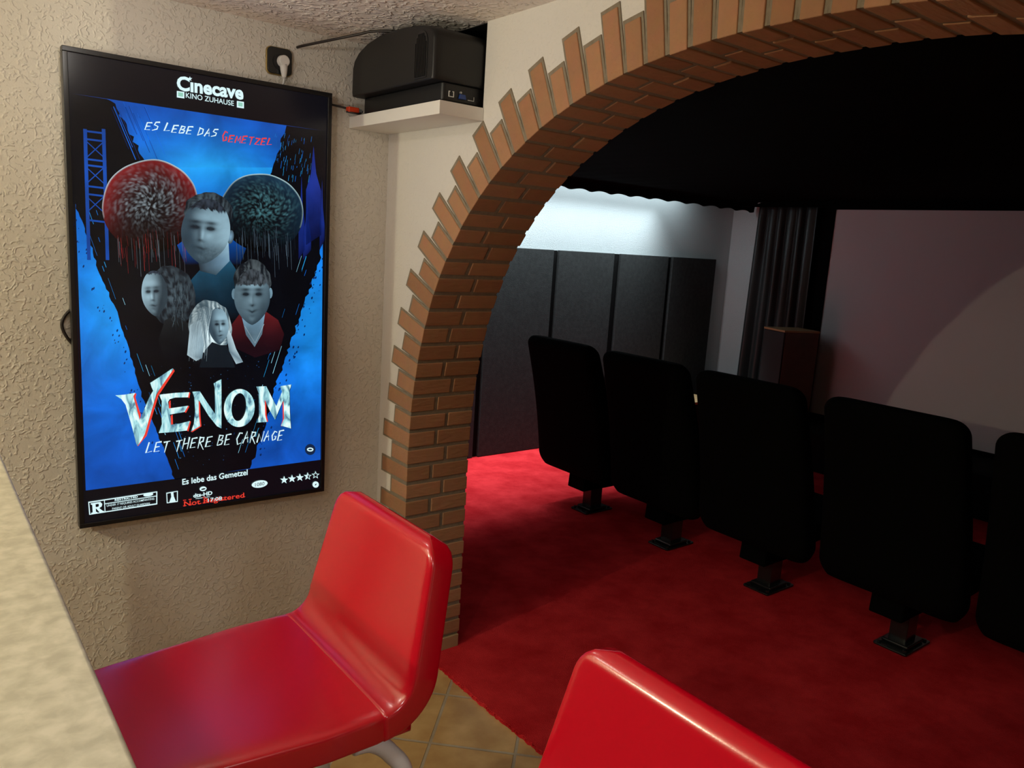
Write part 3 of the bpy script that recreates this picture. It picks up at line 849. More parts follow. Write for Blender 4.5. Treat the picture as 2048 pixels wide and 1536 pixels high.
bm = bmesh.new(); add_tube(bm, smooth_path([(-0.075, 0.045, 0.012), (-0.05, 0.04, 0.010), (-0.02, 0.03, 0.006), (0.0, 0.022, 0.003)]), 0.0035, 8); obj('cord', bm, M['cable'], t, smooth=True)
bm = bmesh.new(); add_box(bm, (-0.008, 0.0, -0.009), (0.030, 0.024, 0.008)); hb = obj('connector', bm, M['orange'], t, bevel=0.003)
bm = bmesh.new(); add_box(bm, (0.0302, 0.004, -0.006), (0.042, 0.020, 0.005)); obj('metal_tip', bm, M['grey_metal'], hb, bevel=0.001)
bm = bmesh.new(); add_tube(bm, smooth_path([(-0.01, 0.014, -0.008), (0.012, -0.004, -0.012), (0.03, 0.0, -0.010), (0.05, 0.02, 0.0)]), 0.003, 8); obj('loose_end', bm, M['cable'], t, smooth=True)
bm = bmesh.new()
add_tube(bm, smooth_path([(0.43, YA-0.0062, 1.30), (0.40, YA-0.006, 1.295), (0.372, YA-0.006, 1.278), (0.358, YA-0.006, 1.245), (0.372, YA-0.006, 1.205), (0.40, YA-0.006, 1.175), (0.44, YA-0.0062, 1.16)]), 0.0042, 8)
tag(obj('display_cable', bm, M['cable'], smooth=True), 'black cable looping out behind the left edge of the poster display', 'cable')

# ------------------------------------------------------------------ poster display
TX0, TX1, TZ0, TZ1, TY = 0.3775, 1.1405, 0.651, 1.986, 2.455
TVC = Vector(((TX0+TX1)/2, TY, TZ0))
tv = thing('poster_display', 'upright wall display in black frame showing a glowing blue film poster', 'display', tuple(TVC))
hw = (TX1-TX0)/2; hh = TZ1-TZ0
bm = bmesh.new()
BZ = 0.0135
for a, b in (((-hw, 0, 0), (hw, 0.030, BZ)), ((-hw, 0, hh-BZ), (hw, 0.030, hh)), ((-hw, 0, BZ), (-hw+BZ, 0.030, hh-BZ)), ((hw-BZ, 0, BZ), (hw, 0.030, hh-BZ))):
    add_box(bm, a, b)
obj('frame', bm, M['bezel'], tv, bevel=0.0015)
obj('rear_housing', box_bm((-hw+0.02, 0.012, 0.02), (hw-0.02, 0.026, hh-0.02)), M['satin_black'], tv)
obj('wall_mount', box_bm((-0.15, 0.0262, 0.45), (0.15, 0.0445, 0.85)), M['satin_black'], tv)
SY = 0.0058                                   # screen glass lies behind the frame's front
scr = obj('screen', box_bm((-hw+BZ, SY, BZ), (hw-BZ, SY+0.006, hh-BZ)), M['screen_black'], tv)

def S(px, py):
    """photo position of a detail on the display -> position on the screen plane (x, z) in the display's own frame"""
    p = on_y(px, py, TY+SY); return (p.x-TVC.x, p.z-TVC.z)
class Pic:
    inc = 1
    def depth(self):
        self.n += self.inc; return SY-0.0002-0.000014*self.n
    def __init__(self): self.bm = bmesh.new(); self.lay = self.bm.loops.layers.float_color.new('Col'); self.n = 0
    def poly(self, pts, col, raw_=False):
        q = pts if raw_ else [S(*p) for p in pts]
        y = self.depth()
        vs = [self.bm.verts.new((x, y, z)) for x, z in q]
        cols = col if isinstance(col, list) else [col]*len(q)
        for t_ in tessellate_polygon([[Vector((x, z, 0)) for x, z in q]]):
            try: f = self.bm.faces.new([vs[i] for i in t_])
            except ValueError: continue
            for l, i in zip(f.loops, t_): l[self.lay] = (*cols[i], 1)
            f.normal_update()
            if f.normal.y > 0: f.normal_flip()
    def fan(self, c, pts, cc, cp):
        q = [S(*p) for p in pts]; y = self.depth()
        x0, z0_ = S(*c); v0 = self.bm.verts.new((x0, y, z0_)); vs = [self.bm.verts.new((x, y, z)) for x, z in q]
        for i in range(len(q)):
            f = self.bm.faces.new((v0, vs[i], vs[(i+1) % len(q)]))
            for l, cl in zip(f.loops, (cc, cp, cp)): l[self.lay] = (*cl, 1)
            f.normal_update()
            if f.normal.y > 0: f.normal_flip()
    def grid(self, corners, nu, nv, fn):
        """smoothly shaded field: corners tl, tr, br, bl in photo positions, fn(u, v) -> colour"""
        tl, tr, br, bl = [S(*p) for p in corners]; y = self.depth(); vs = []
        for j in range(nv+1):
            for i in range(nu+1):
                u, v = i/nu, j/nv
                a = (tl[0]+(tr[0]-tl[0])*u, tl[1]+(tr[1]-tl[1])*u); b = (bl[0]+(br[0]-bl[0])*u, bl[1]+(br[1]-bl[1])*u)
                vs.append((self.bm.verts.new((a[0]+(b[0]-a[0])*v, y, a[1]+(b[1]-a[1])*v)), fn(u, v)))
        for j in range(nv):
            for i in range(nu):
                k = [j*(nu+1)+i, (j+1)*(nu+1)+i, (j+1)*(nu+1)+i+1, j*(nu+1)+i+1]
                f = self.bm.faces.new([vs[q][0] for q in k])
                for l, q in zip(f.loops, k): l[self.lay] = (*vs[q][1], 1)
                f.normal_update()
                if f.normal.y > 0: f.normal_flip()
    def blob(self, cx, cy, rx, ry, rot, fn, nr=10, na=40, wob=None):
        """oval area shaded point by point; fn takes x, y from -1 to 1"""
        y = self.depth(); c, s_ = math.cos(math.radians(rot)), math.sin(math.radians(rot)); rings = []
        for j in range(nr+1):
            ring = []
            for k in range(1 if j == 0 else na):
                a = 2*PI*k/na; q = j/nr; w_ = wob(a) if wob else 1.0
                u, v = q*math.cos(a), q*math.sin(a); X, Y_ = rx*u*w_, ry*v*w_
                p = S(cx+X*c-Y_*s_, cy+X*s_+Y_*c); ring.append((self.bm.verts.new((p[0], y, p[1])), fn(u, v)))
            rings.append(ring)
        for a, b in zip(rings, rings[1:]):
            for k in range(na):
                q = ([a[0]] if len(a) == 1 else [a[k], a[(k+1) % na]][::-1])+[b[k], b[(k+1) % na]]
                f = self.bm.faces.new([v[0] for v in q])
                for l, v in zip(f.loops, q): l[self.lay] = (*[max(0, t) for t in v[1]], 1)
                f.normal_update()
                if f.normal.y > 0: f.normal_flip()
    def stroke(self, pts, wd, col, taper=True):
        P = [Vector(S(*p)) for p in pts]; n = len(P); L_, R_ = [], []
        for i, p in enumerate(P):
            d = (P[min(i+1, n-1)]-P[max(i-1, 0)]).normalized(); nn = Vector((-d.y, d.x))
            h = wd/2*(1 if not taper else (0.35 if i in (0, n-1) else 1.0))
            L_.append(tuple(p+nn*h)); R_.append(tuple(p-nn*h))
        self.poly(L_+R_[::-1], col, True)
def jag(pts, amp, step, seed):
    """rough-edged version of an open line, like dry brush marks"""
    r = random.Random(seed); out = []
    for a, b in zip(pts, pts[1:]):
        L_ = math.hypot(b[0]-a[0], b[1]-a[1]); n = max(1, int(L_/step))
        for k in range(n):
            f = k/n; out.append((a[0]+(b[0]-a[0])*f+r.uniform(-amp, amp), a[1]+(b[1]-a[1])*f+r.uniform(-amp, amp)*0.5))
    out.append(pts[-1]); return out
def ell(cx, cy, rx, ry, rot=0, n=40, a0=0, a1=360):
    c, s = math.cos(math.radians(rot)), math.sin(math.radians(rot)); out = []
    for k in range(n if a1-a0 >= 360 else n+1):
        a = math.radians(a0+(a1-a0)*k/n); x, y = rx*math.cos(a), ry*math.sin(a)
        out.append((cx+x*c-y*s, cy+x*s+y*c))
    return out
BLUE, DEEP, CYAN = (0.004, 0.14, 0.70), (0.004, 0.045, 0.33), (0.02, 0.42, 0.85)
BLK = (0.0015, 0.002, 0.004)
def mixc(a, b, t): return tuple(x+(y-x)*t for x, y in zip(a, b))
def poster():
    P = Pic(); r = random.Random(11)
    # soft blue field over the whole picture, brighter towards the middle
    def field(u, v):
        g = math.exp(-((u-0.52)**2/0.06+(v-0.20)**2/0.012)); lft = math.exp(-((u-0.12)**2/0.03+(v-0.50)**2/0.03)); rgt = math.exp(-((u-0.95)**2/0.02+(v-0.55)**2/0.05))
        c = mixc(DEEP, BLUE, min(1, 0.35+0.75*math.sin(PI*min(1, v*1.05))))
        return mixc(c, CYAN, min(0.9, g*0.9+lft*0.45+rgt*0.4))
    P.grid([(143, 187), (648, 262), (641, 919.5), (171.5, 981)], 24, 40, field)
    # dark brushed areas: left, right and centre
    P.poly([(143, 187), (213, 198)]+jag([(224, 200), (292, 325), (330, 420)], 4, 9, 1)+[(420, 470), (420, 880)]+[(500, 937), (348, 958)]+jag([(348.4, 958.5), (334, 917), (311, 855), (283, 792), (264, 722), (233, 624), (194, 531), (178, 480), (147, 402)], 2.2, 8, 2), BLK)
    P.poly([(648, 262)]+jag([(575, 251), (556, 300), (541, 345), (520, 420)], 4, 8, 3)+[(420, 470), (420, 900), (500, 937)]+jag([(502, 937), (506, 921), (530, 851), (549, 777), (565, 734), (588, 667), (608, 609), (635, 538), (648, 470)], 3.0, 7, 4), BLK)
    # middle glow between the dark areas stays blue, fades downwards
    P.poly([(300, 335), (545, 335), (520, 420), (480, 530), (370, 530), (330, 430)], [mixc(CYAN, BLUE, .4), mixc(CYAN, BLUE, .4), BLUE, BLK, BLK, BLUE])
    # streaks along the brush edges
    P.n += 1; P.inc = 0
    for k in range(46):
        s_ = r.random(); side = r.random() < 0.6
        if side: a, b = (228, 205), (345, 945)
        else: a, b = (590, 262), (515, 930)
        f = r.random()
        if side:
            x0, y0 = (146+f*190+r.uniform(8, 45), 404+f*520)
            dx, dy = 0.36, 1.0
        else:
            x0, y0 = (640-f*138-r.uniform(6, 34), 500+f*420); dx, dy = -0.32, 1.0
        L_ = r.uniform(8, 55)
        P.stroke([(x0, y0), (x0+dx*L_, y0+dy*L_)], r.uniform(0.0012, 0.0034), mixc(BLUE, CYAN, r.random()) if r.random() < .8 else (0.3, 0.7, 0.9))
    P.n += 1; P.inc = 1
    P.n += 1; P.inc = 0
    for k in range(16):
        x0 = 222+k*4.6+r.uniform(-3, 3); y0 = 200+k*0.7+r.uniform(0, 30); L_ = r.uniform(25, 110)
        P.stroke([(x0, y0), (x0+0.42*L_, y0+L_)], r.uniform(0.002, 0.006), BLUE if k % 2 else (0.003, 0.03, 0.2))
    P.n += 1; P.inc = 1
    P.n += 1; P.inc = 0
    for k in range(60):
        x0 = r.uniform(548, 625); y0 = 262+(x0-548)*0.12+r.uniform(0, 85); L_ = r.uniform(3, 16)
        P.stroke([(x0, y0), (x0-0.15*L_, y0+L_)], r.uniform(0.001, 0.003), mixc(BLUE, CYAN, r.random()))
    P.n += 1; P.inc = 1
    P.n += 1; P.inc = 0
    for k in range(120):                                                    # paint spots on the blue edges
        f = r.random()
        if r.random() < .5: x0, y0 = 146+f*190-r.uniform(2, 26), 410+f*520
        else: x0, y0 = 640-f*138+r.uniform(2, 24), 505+f*410
        q = r.uniform(0.8, 2.6); P.poly(ell(x0, y0, q*0.7, q*1.3, 20, 6), (0.002, 0.02, 0.12))
    P.n += 1; P.inc = 1
    P.n += 1; P.inc = 0
    for k in range(110):                                                    # sparkle in the dark
        x0, y0 = r.uniform(300, 520), r.uniform(700, 930); q = r.uniform(0.5, 1.4)
        P.poly(ell(x0, y0, q, q, 0, 5), mixc((0.004, 0.02, 0.08), (0.05, 0.15, 0.3), r.random()**2))
    P.n += 1; P.inc = 1
    # lattice tower in the left background, plain spires in the right background
    TW = (0.006, 0.06, 0.34)
    P.n += 1; P.inc = 0
    for x in (170, 207): P.stroke([(x, 258), (x+8, 520)], 0.009, TW, False)
    P.n += 1; P.inc = 1
    P.n += 1; P.inc = 0
    for y in (262, 278, 318, 330, 372, 388, 440): P.stroke([(170+(y-258)*0.03, y), (211+(y-258)*0.03, y+5)], 0.005, TW, False)
    P.n += 1; P.inc = 1
    P.n += 1; P.inc = 0
    for y in (282, 334, 392): P.stroke([(172, y), (209, y+34)], 0.0025, TW, False); P.stroke([(209, y), (172, y+34)], 0.0025, TW, False)
    P.n += 1; P.inc = 1
    SP = (0.008, 0.025, 0.22)
    P.n += 1; P.inc = 0
    for (x, w_, t_, b_) in ((627, 15, 292, 470), (603, 6, 352, 500), (644, 5, 360, 480), (614, 8, 385, 500)):
        P.poly([(x, t_), (x+w_*0.35, t_+55), (x+w_, t_+90), (x+w_, b_), (x-w_, b_+20), (x-w_, t_+88), (x-w_*0.35, t_+55)], [SP]*3+[(0.003, 0.006, 0.05)]*2+[SP]*2)
    P.n += 1; P.inc = 1
    P.n += 1; P.inc = 0
    for k in range(12): P.stroke([(608+k*3.2, 415+(k % 3)*6), (607+k*3.2, 470+(k % 4)*7)], 0.0012, (0.002, 0.005, 0.05))
    P.n += 1; P.inc = 1
    # two plain rough boulders rising behind the figures
    def nz(x, y, sd, f=1.0): return noise.fractal(Vector((x*f+sd*7.1, y*f-sd*3.3, sd)), 1.0, 2.0, 5)
    def boulder(cx, cy, rx, ry, rot, rim, body, lit, sd):
        def fn(x, y):
            q = math.hypot(x, y); n = nz(x, y, sd, 4.5); n2 = nz(x, y, sd+3, 16)
            c = mixc(body, rim, max(0, min(1, q**3*(0.7-0.7*y))))
            g = max(0, min(0.8, (n2*0.9+0.06)*(1.02-q)*(0.70-0.65*y)*1.25))
            c = mixc(c, lit, g)
            if q > 0.965 and y < 0.15: c = mixc(c, (0.55, 0.80, 0.85), 0.55*(0.6-y))
            fade = max(0, min(1, (0.95-y)/0.9)); return tuple(v*fade for v in c)
        P.blob(cx, cy, rx, ry, rot, fn, 26, 96, lambda a: 1+0.025*noise.noise(Vector((math.cos(a)*2.3, math.sin(a)*2.3, sd))))
    boulder(301, 412, 97, 93, -6, (0.20, 0.010, 0.012), (0.006, 0.004, 0.005), (0.42, 0.52, 0.58), 2.1)
    boulder(523, 425, 84, 78, 12, (0.008, 0.03, 0.06), (0.003, 0.004, 0.006), (0.12, 0.36, 0.42), 5.2)
    P.n += 1; P.inc = 0
    for k in range(70):                                                     # drips below the boulders
        x0 = r.uniform(232, 372); y0 = r.uniform(455, 500); L_ = r.uniform(15, 70); P.stroke([(x0, y0), (x0+3, y0+L_)], r.uniform(.001, .0028), mixc((0.02, 0.004, 0.005), (0.30, 0.02, 0.02), r.random()) if r.random() < .6 else (0.09, 0.12, 0.14))
        x0 = r.uniform(470, 590); P.stroke([(x0, y0-5), (x0+2, y0+L_*0.8)], r.uniform(.0008, .002), mixc((0.005, 0.01, 0.02), (0.10, 0.15, 0.20), r.random()))
    P.n += 1; P.inc = 1
    # four unnamed figures, heads modelled with soft light
    HA = (0.008, 0.011, 0.016)
    def g2(x, y, cx, cy, sx, sy): return math.exp(-((x-cx)/sx)**2-((y-cy)/sy)**2)
    def face(cx, cy, rx, ry, rot, look, lit, skin, hi, beard=0.0, hairline=-0.62, hair=HA, smile=0.0, brow=0.8):
        def fn(x, y):
            li = max(0, min(1, 0.40+0.62*lit*x-0.16*y-0.22*(x*x+y*y)))
            c = mixc(tuple(v*0.16 for v in skin), hi, li**1.3)
            o_ = look*0.30; d = 0.0
            for sgn in (-1, 1):
                ex = o_+sgn*0.36*(1-abs(look)*0.22)
                d += 0.75*g2(x, y, ex, -0.10, .24, .12)+brow*g2(x, y, ex, -0.27, .28, .06)
                d += 1.0*g2(x, y, ex, -0.10, .16, .045)
                d += 0.35*g2(x, y, o_+sgn*.62, .35, .22, .35)*(1 if sgn*lit < 0 else .35)
            d += 0.5*g2(x, y, o_-lit*0.15, .12, .09, .24)+0.7*g2(x, y, o_*1.15, .31, .17, .05)
            d += 0.95*g2(x, y, o_, .54-smile*abs(x-o_), .28, .042)+0.3*g2(x, y, o_, .68, .16, .05)
            h = 0.55*g2(x, y, o_*1.2+lit*.06, .12, .07, .22)+0.35*g2(x, y, o_, -.45, .5, .18)+0.3*g2(x, y, o_+lit*.4, .12, .18, .14)+0.3*g2(x, y, o_, .80, .18, .08)
            c = mixc(c, hi, max(0, min(.8, h*(0.3+li)))); c = mixc(c, (0.006, 0.010, 0.016), min(.96, d))
            if beard: c = mixc(c, (0.03, 0.055, 0.075), beard*max(0, min(1, (y-.30)*3))*(0.55+0.45*nz(x, y, 3, 14)))
            t = hairline+0.08*nz(x, 0, 8, 6)
            if y < t: c = mixc(hair, tuple(v*5 for v in hair), max(0, min(1, 0.4+1.2*nz(x, y*0.4, 4, 9))))
            return c
        P.blob(cx, cy, rx, ry, rot, fn, 30, 72, lambda a: 1.0-(0.10*max(0, math.sin(a))**2*abs(math.cos(a))*2))
    def hairmass(cx, cy, rx, ry, rot, lo, hi, sd, streak=(9, 1.6), wob=0.08):
        P.blob(cx, cy, rx, ry, rot, lambda x, y: mixc(lo, hi, max(0, min(1, 0.35+1.3*noise.fractal(Vector((x*streak[0]+sd, y*streak[1], sd)), 1.0, 2.0, 4)))*(0.5+0.5*max(0, 1-math.hypot(x, y)**2))),
               16, 64, lambda a: 1+wob*noise.noise(Vector((math.cos(a)*3, math.sin(a)*3, sd))))
    def cloth(pts, top, bot, seam=None):
        y0 = min(p[1] for p in pts); y1 = max(p[1] for p in pts)
        P.poly(pts, [mixc(top, bot, min(1, 1.6*((p[1]-y0)/(y1-y0)))**.6) for p in pts])
    SK, HI = (0.20, 0.36, 0.50), (0.44, 0.70, 0.84)
    # tall man in a dark jacket
    cloth([(352, 640), (362, 585), (386, 555), (404, 535), (430, 545), (456, 515), (470, 536), (492, 580), (505, 640), (470, 670), (380, 650)], (0.02, 0.12, 0.22), BLK)
    P.poly([(392, 500), (456, 470), (459, 522), (432, 550), (400, 542)], [(0.03, 0.05, 0.07), HI, SK, (0.05, 0.09, 0.12), (0.02, 0.03, 0.04)])
    hairmass(416, 425, 48, 40, 8, HA, (0.10, 0.15, 0.18), 1.3)
    P.blob(461, 474, 6.5, 14, 8, lambda x, y: mixc(SK, (0.05, 0.08, 0.10), min(1, math.hypot(x, y))), 4, 16)
    face(411, 463, 49, 66, 7, -0.45, 0.75, SK, HI, beard=0.8, hairline=-0.66)
    # woman with long dark curls, looking left
    hairmass(343, 592, 47, 62, -8, HA, (0.06, 0.09, 0.11), 2.2, (7, 5))
    cloth([(330, 640), (350, 632), (392, 655), (400, 715), (330, 725), (316, 680)], (0.02, 0.025, 0.028), BLK)
    face(309, 587, 26, 46, -4, -0.55, -0.8, (0.16, 0.26, 0.34), (0.40, 0.60, 0.70), hairline=-0.85, brow=.6)
    P.n += 1; P.inc = 0
    for k in range(46):
        a = r.uniform(-1.2, 1.6); x, y = 346+34*math.cos(a)*r.random(), 590+56*math.sin(a)*r.random(); P.stroke([(x, y), (x+r.uniform(-3, 4), y+r.uniform(6, 14)), (x+r.uniform(-4, 6), y+r.uniform(16, 30))], .0018, mixc(HA, (0.09, 0.13, 0.15), r.random()**2))
    P.n += 1; P.inc = 1
    # man with a fringe and open red shirt
    cloth([(458, 690), (464, 648), (482, 624), (504, 640), (530, 622), (556, 640), (568, 668), (560, 700), (510, 715)], (0.14, 0.012, 0.014), (0.012, 0.003, 0.006))
    P.poly([(482, 628), (530, 626), (524, 668), (509, 694), (492, 670)], [SK, SK, (0.10, 0.17, 0.22), (0.12, 0.2, 0.26), (0.10, 0.17, 0.22)])
    P.blob(468, 588, 5, 11, 0, lambda x, y: (0.16, 0.28, 0.36), 3, 12); P.blob(540, 586, 5, 11, 0, lambda x, y: (0.16, 0.28, 0.36), 3, 12)
    hairmass(504, 562, 37, 42, 0, HA, (0.14, 0.18, 0.20), 4.4)
    face(504, 594, 36, 56, 0, 0.02, -0.15, SK, HI, hairline=-0.42, hair=(0.02, 0.025, 0.03), smile=.12)
    P.stroke([(489, 652), (510, 686), (528, 648)], .0012, (0.4, 0.5, 0.55), False)
    # woman with long fair hair, looking right
    FH = (0.40, 0.54, 0.60)
    cloth([(382, 732), (410, 690), (445, 690), (474, 712), (484, 734)], (0.012, 0.018, 0.024), BLK)
    hairmass(420, 654, 43, 54, -6, (0.07, 0.12, 0.15), (0.75, 0.92, 0.95), 6.1, (9, 0.9))
    P.poly([(380, 650), (400, 640), (408, 690), (404, 716), (392, 722), (374, 710)], [FH, FH, (0.2, 0.3, 0.36), (0.1, 0.16, 0.2), FH, FH])
    P.poly([(450, 650), (462, 668), (472, 698), (486, 724), (472, 728), (458, 702)], [FH, FH, FH, (0.2, 0.3, 0.36), FH, (0.1, 0.16, 0.2)])
    P.poly([(410, 700), (424, 684), (440, 690), (452, 690), (464, 714), (470, 735), (398, 735)], (0.006, 0.010, 0.015))
    face(437, 652, 20, 37, -3, 0.5, 0.6, SK, HI, hairline=-0.95, brow=.6)
    P.n += 1; P.inc = 0
    for k in range(34): x = 380+k*1.05; P.stroke([(398+k*0.8, 612+abs(k-14)*.4), (x+3, 652), (x-2, 690+r.uniform(0, 34))], .0010, mixc(FH, (0.06, 0.10, 0.13), r.random()))
    P.n += 1; P.inc = 1
    assert P.n < 185, P.n
    o = obj('poster_picture', P.bm, M['picture'], scr)
    return P
poster()

LY = SY-0.0030                                 # lettering lies just over the picture layers
def lettering(name, polys, m, layer=0):
    bm = bmesh.new()
    for p in polys:
        q = [S(*a) for a in p]
        vs = [bm.verts.new((x, LY-0.0002*layer, z)) for x, z in q]
        for t_ in tessellate_polygon([[Vector((x, z, 0)) for x, z in q]]):
            try: f = bm.faces.new([vs[i] for i in t_])
            except ValueError: continue
            f.normal_update()
            if f.normal.y > 0: f.normal_flip()
    me = bpy.data.meshes.new(name); bm.to_mesh(me); bm.free(); me.materials.append(m)
    o = bpy.data.objects.new(name, me); COL.objects.link(o); o.parent = scr
    return o
def Z(k, ox, oy):
    return lambda pts: [(ox+x/k, oy+y/k) for x, y in pts]
# --- film title, drawn letter by letter
z6 = Z(5.389, 220, 720)
TV_ = [
 [(55,378),(150,372),(270,352),(248,388),(262,440),(318,645),(420,400),(462,330),(445,290),(430,245),(540,175),(670,88),(682,95),(560,270),(495,370),(440,560),(372,795),(340,860),(292,925),(274,880),(240,740),(200,600),(165,480),(120,420)],
 [(525,372),(700,352),(850,345),(838,400),(700,402),(640,420),(622,450),(632,520),(740,505),(840,490),(800,558),(640,585),(652,640),(655,695),(760,680),(858,655),(825,758),(660,775),(522,785),(556,690),(552,560),(556,440)],
 [(885,340),(965,335),(1040,450),(1130,580),(1126,300),(1114,252),(1150,228),(1197,205),(1198,480),(1197,735),(1150,712),(1060,600),(952,425),(955,600),(968,708),(868,770),(900,690),(915,540),(905,400)],
 [(1575,285),(1680,280),(1735,390),(1788,495),(1850,340),(1830,280),(1950,262),(1930,330),(1934,560),(1946,735),(1838,705),(1872,630),(1866,425),(1820,530),(1774,640),(1720,545),(1664,425),(1668,590),(1688,665),(1578,672),(1604,600),(1600,360)],
]
ring_o = ell(1390, 515, 165, 205, 6, 48); ring_i = ell(1385, 505, 78, 150, 6, 48)
O_ = ring_o+[ring_o[0]]+[ring_i[0]]+ring_i[::-1]
def shift(p, dx, dy): return [(x+dx, y+dy) for x, y in p]
red_edge = [[(500,372),(560,270),(682,95),(694,118),(580,290),(520,380),(465,560),(392,815),(345,868),(300,925),(292,925),(372,795),(440,560)],
 [(262,440),(248,388),(270,352),(282,365),(272,400),(285,450),(330,590),(318,645)],
 [(838,400),(850,345),(862,352),(852,410)], [(840,490),(852,500),(815,568),(800,558)], [(858,655),(870,662),(842,768),(825,758)],
 [(632,450),(650,430),(652,520),(632,520)], [(652,600),(672,585),(676,690),(655,695)],
 [(952,440),(966,450),(972,600),(982,712),(968,708),(955,600)], [(868,770),(968,708),(982,712),(885,775)],
 [(1866,440),(1856,460),(1860,640),(1838,705),(1848,715),(1874,650)], [(1664,425),(1678,450),(1684,590),(1700,660),(1688,665),(1668,590)]]
M['title'] = None
def title_mat():
    m, N, L, b = new_mat('glowing_chrome_lettering')
    b.inputs['Base Color'].default_value = (0.004, 0.004, 0.005, 1); b.inputs['Roughness'].default_value = 0.22
    tc = N.new('ShaderNodeTexCoord'); n = N.new('ShaderNodeTexNoise'); n.inputs['Scale'].default_value = 38; n.inputs['Detail'].default_value = 3; n.inputs['Distortion'].default_value = 1.5
    mp = N.new('ShaderNodeMapping'); mp.inputs['Scale'].default_value = (1.0, 1, 0.35); mp.inputs['Rotation'].default_value = (0, 0.5, 0); L.new(tc.outputs['Object'], mp.inputs['Vector']); L.new(mp.outputs['Vector'], n.inputs['Vector'])
    r = N.new('ShaderNodeValToRGB'); e = r.color_ramp.elements
    e[0].position = 0.36; e[0].color = (0.10, 0.24, 0.34, 1); e[1].position = 0.50; e[1].color = (0.42, 0.80, 0.84, 1)
    x = e.new(0.62); x.color = (0.80, 1.0, 0.98, 1)
    L.new(n.outputs['Fac'], r.inputs['Fac']); L.new(r.outputs['Color'], b.inputs['Emission Color']); b.inputs['Emission Strength'].default_value = 1.0
    return m
M['title'] = title_mat()
dark_edge = [z6(shift(p, 5, 3)) for p in TV_]+[z6(shift(O_, 5, 3))]
for p in dark_edge: lettering('title_shadow', [p], M['glow_dark'], 0)
for p in red_edge: lettering('title_edge', [z6(p)], M['glow_red'], 1)
for p in TV_+[O_]: lettering('title_letter', [z6(p)], M['title'], 2)

# --- brush-written lines
GL = {'E': [[(.9,0),(.1,.05),(.05,.95),(.85,.9)], [(.08,.5),(.75,.45)]], 'S': [[(.95,.05),(.3,.1),(.15,.4),(.8,.55),(.75,.85),(0,1.05)]], 'L': [[(.25,0),(.05,.95),(.95,.85)]],
 'B': [[(.2,0),(.05,1)], [(.1,.05),(.8,.1),(.7,.42),(.2,.48),(.9,.6),(.75,.9),(.05,1)]], 'D': [[(.2,0),(.1,1)], [(.05,.05),(.8,.2),(.85,.7),(.05,1)]],
 'A': [[(.05,1.05),(.5,0),(.9,1)], [(.2,.62),(.85,.55)]], 'G': [[(.9,.15),(.45,.02),(.1,.45),(.35,.95),(.8,.85),(.85,.55),(.5,.55)]], 'M': [[(.02,1),(.15,.05),(.5,.7),(.85,0),(.98,1)]],
 'T': [[(0,.08),(1,0)], [(.55,.05),(.45,1.1)]], 'Z': [[(.05,.1),(.9,.05),(.1,.95),(1,.95)]], 'H': [[(.12,0),(.05,1)], [(.85,-.05),(.85,1.05)], [(.05,.55),(.9,.48)]],
 'R': [[(.15,0),(.05,1)], [(.05,.08),(.75,.1),(.7,.42),(.15,.5)], [(.25,.5),(1.0,1.15)]], 'C': [[(.95,.1),(.45,.05),(.08,.5),(.35,.95),(.95,.85)]], 'N': [[(.05,1),(.1,.1),(.85,.95),(.95,-.15)]],
 'I': [[(.5,0),(.45,1)]]}
def brush_line(name, text, p0, p1, up, wd, m, seed, sizes=None, slant=0.15):
    """text from baseline p0 to p1 (photo positions), up = cap height there"""
    r = random.Random(seed); bm = bmesh.new(); n = len(text)
    adv = [0.55 if ch == ' ' else (0.6 if ch == 'I' else 1.0) for ch in text]; tot = sum(adv); acc = 0
    a0 = Vector(S(*p0)); a1 = Vector(S(*p1)); dx = (a1-a0)/tot; upv = Vector((0, 1))*up
    for ch, w_ in zip(text, adv):
        sc = (sizes or {}).get(ch, 1.0)*r.uniform(.92, 1.08); jy = r.uniform(-.08, .08)
        for st_ in GL.get(ch, []):
            pts = []
            for i in range(len(st_)):
                pts.append(st_[i])
            V = [a0+dx*(acc+(u*0.80+0.08)*w_)+upv*(1-v+jy)*sc+dx.normalized()*up*slant*(1-v) for u, v in pts]
            nn = len(V); L_, R_ = [], []
            for i, p in enumerate(V):
                d = (V[min(i+1, nn-1)]-V[max(i-1, 0)]); d = d.normalized() if d.length > 0 else Vector((1, 0)); k = Vector((-d.y, d.x))
                h = wd/2*(0.45 if i == nn-1 else r.uniform(.85, 1.2)); L_.append(p+k*h); R_.append(p-k*h)
            for i in range(nn-1):
                q = [L_[i], L_[i+1], R_[i+1], R_[i]]; vs = [bm.verts.new((x.x, LY-0.0006, x.y)) for x in q]
                f = bm.faces.new(vs); f.normal_update()
                if f.normal.y > 0: f.normal_flip()
        acc += w_
    me = bpy.data.meshes.new(name); bm.to_mesh(me); bm.free(); me.materials.append(m)
    o = bpy.data.objects.new(name, me); COL.objects.link(o); o.parent = scr
brush_line('tagline_lettering', 'ES LEBE DAS', (287, 259), (434, 275), 0.023, 0.0036, M['glow_white'], 4, slant=.3)
brush_line('tagline_word', 'GEMETZEL', (441, 284), (544, 292), 0.021, 0.0038, M['glow_red'], 6, {'G': 1.4}, slant=.25)
brush_line('subtitle_lettering', 'LET THERE BE CARNAGE', (289, 906), (566, 879), 0.034, 0.0040, M['glow_white'], 9, {'C': 1.15, 'R': 1.15}, slant=.2)

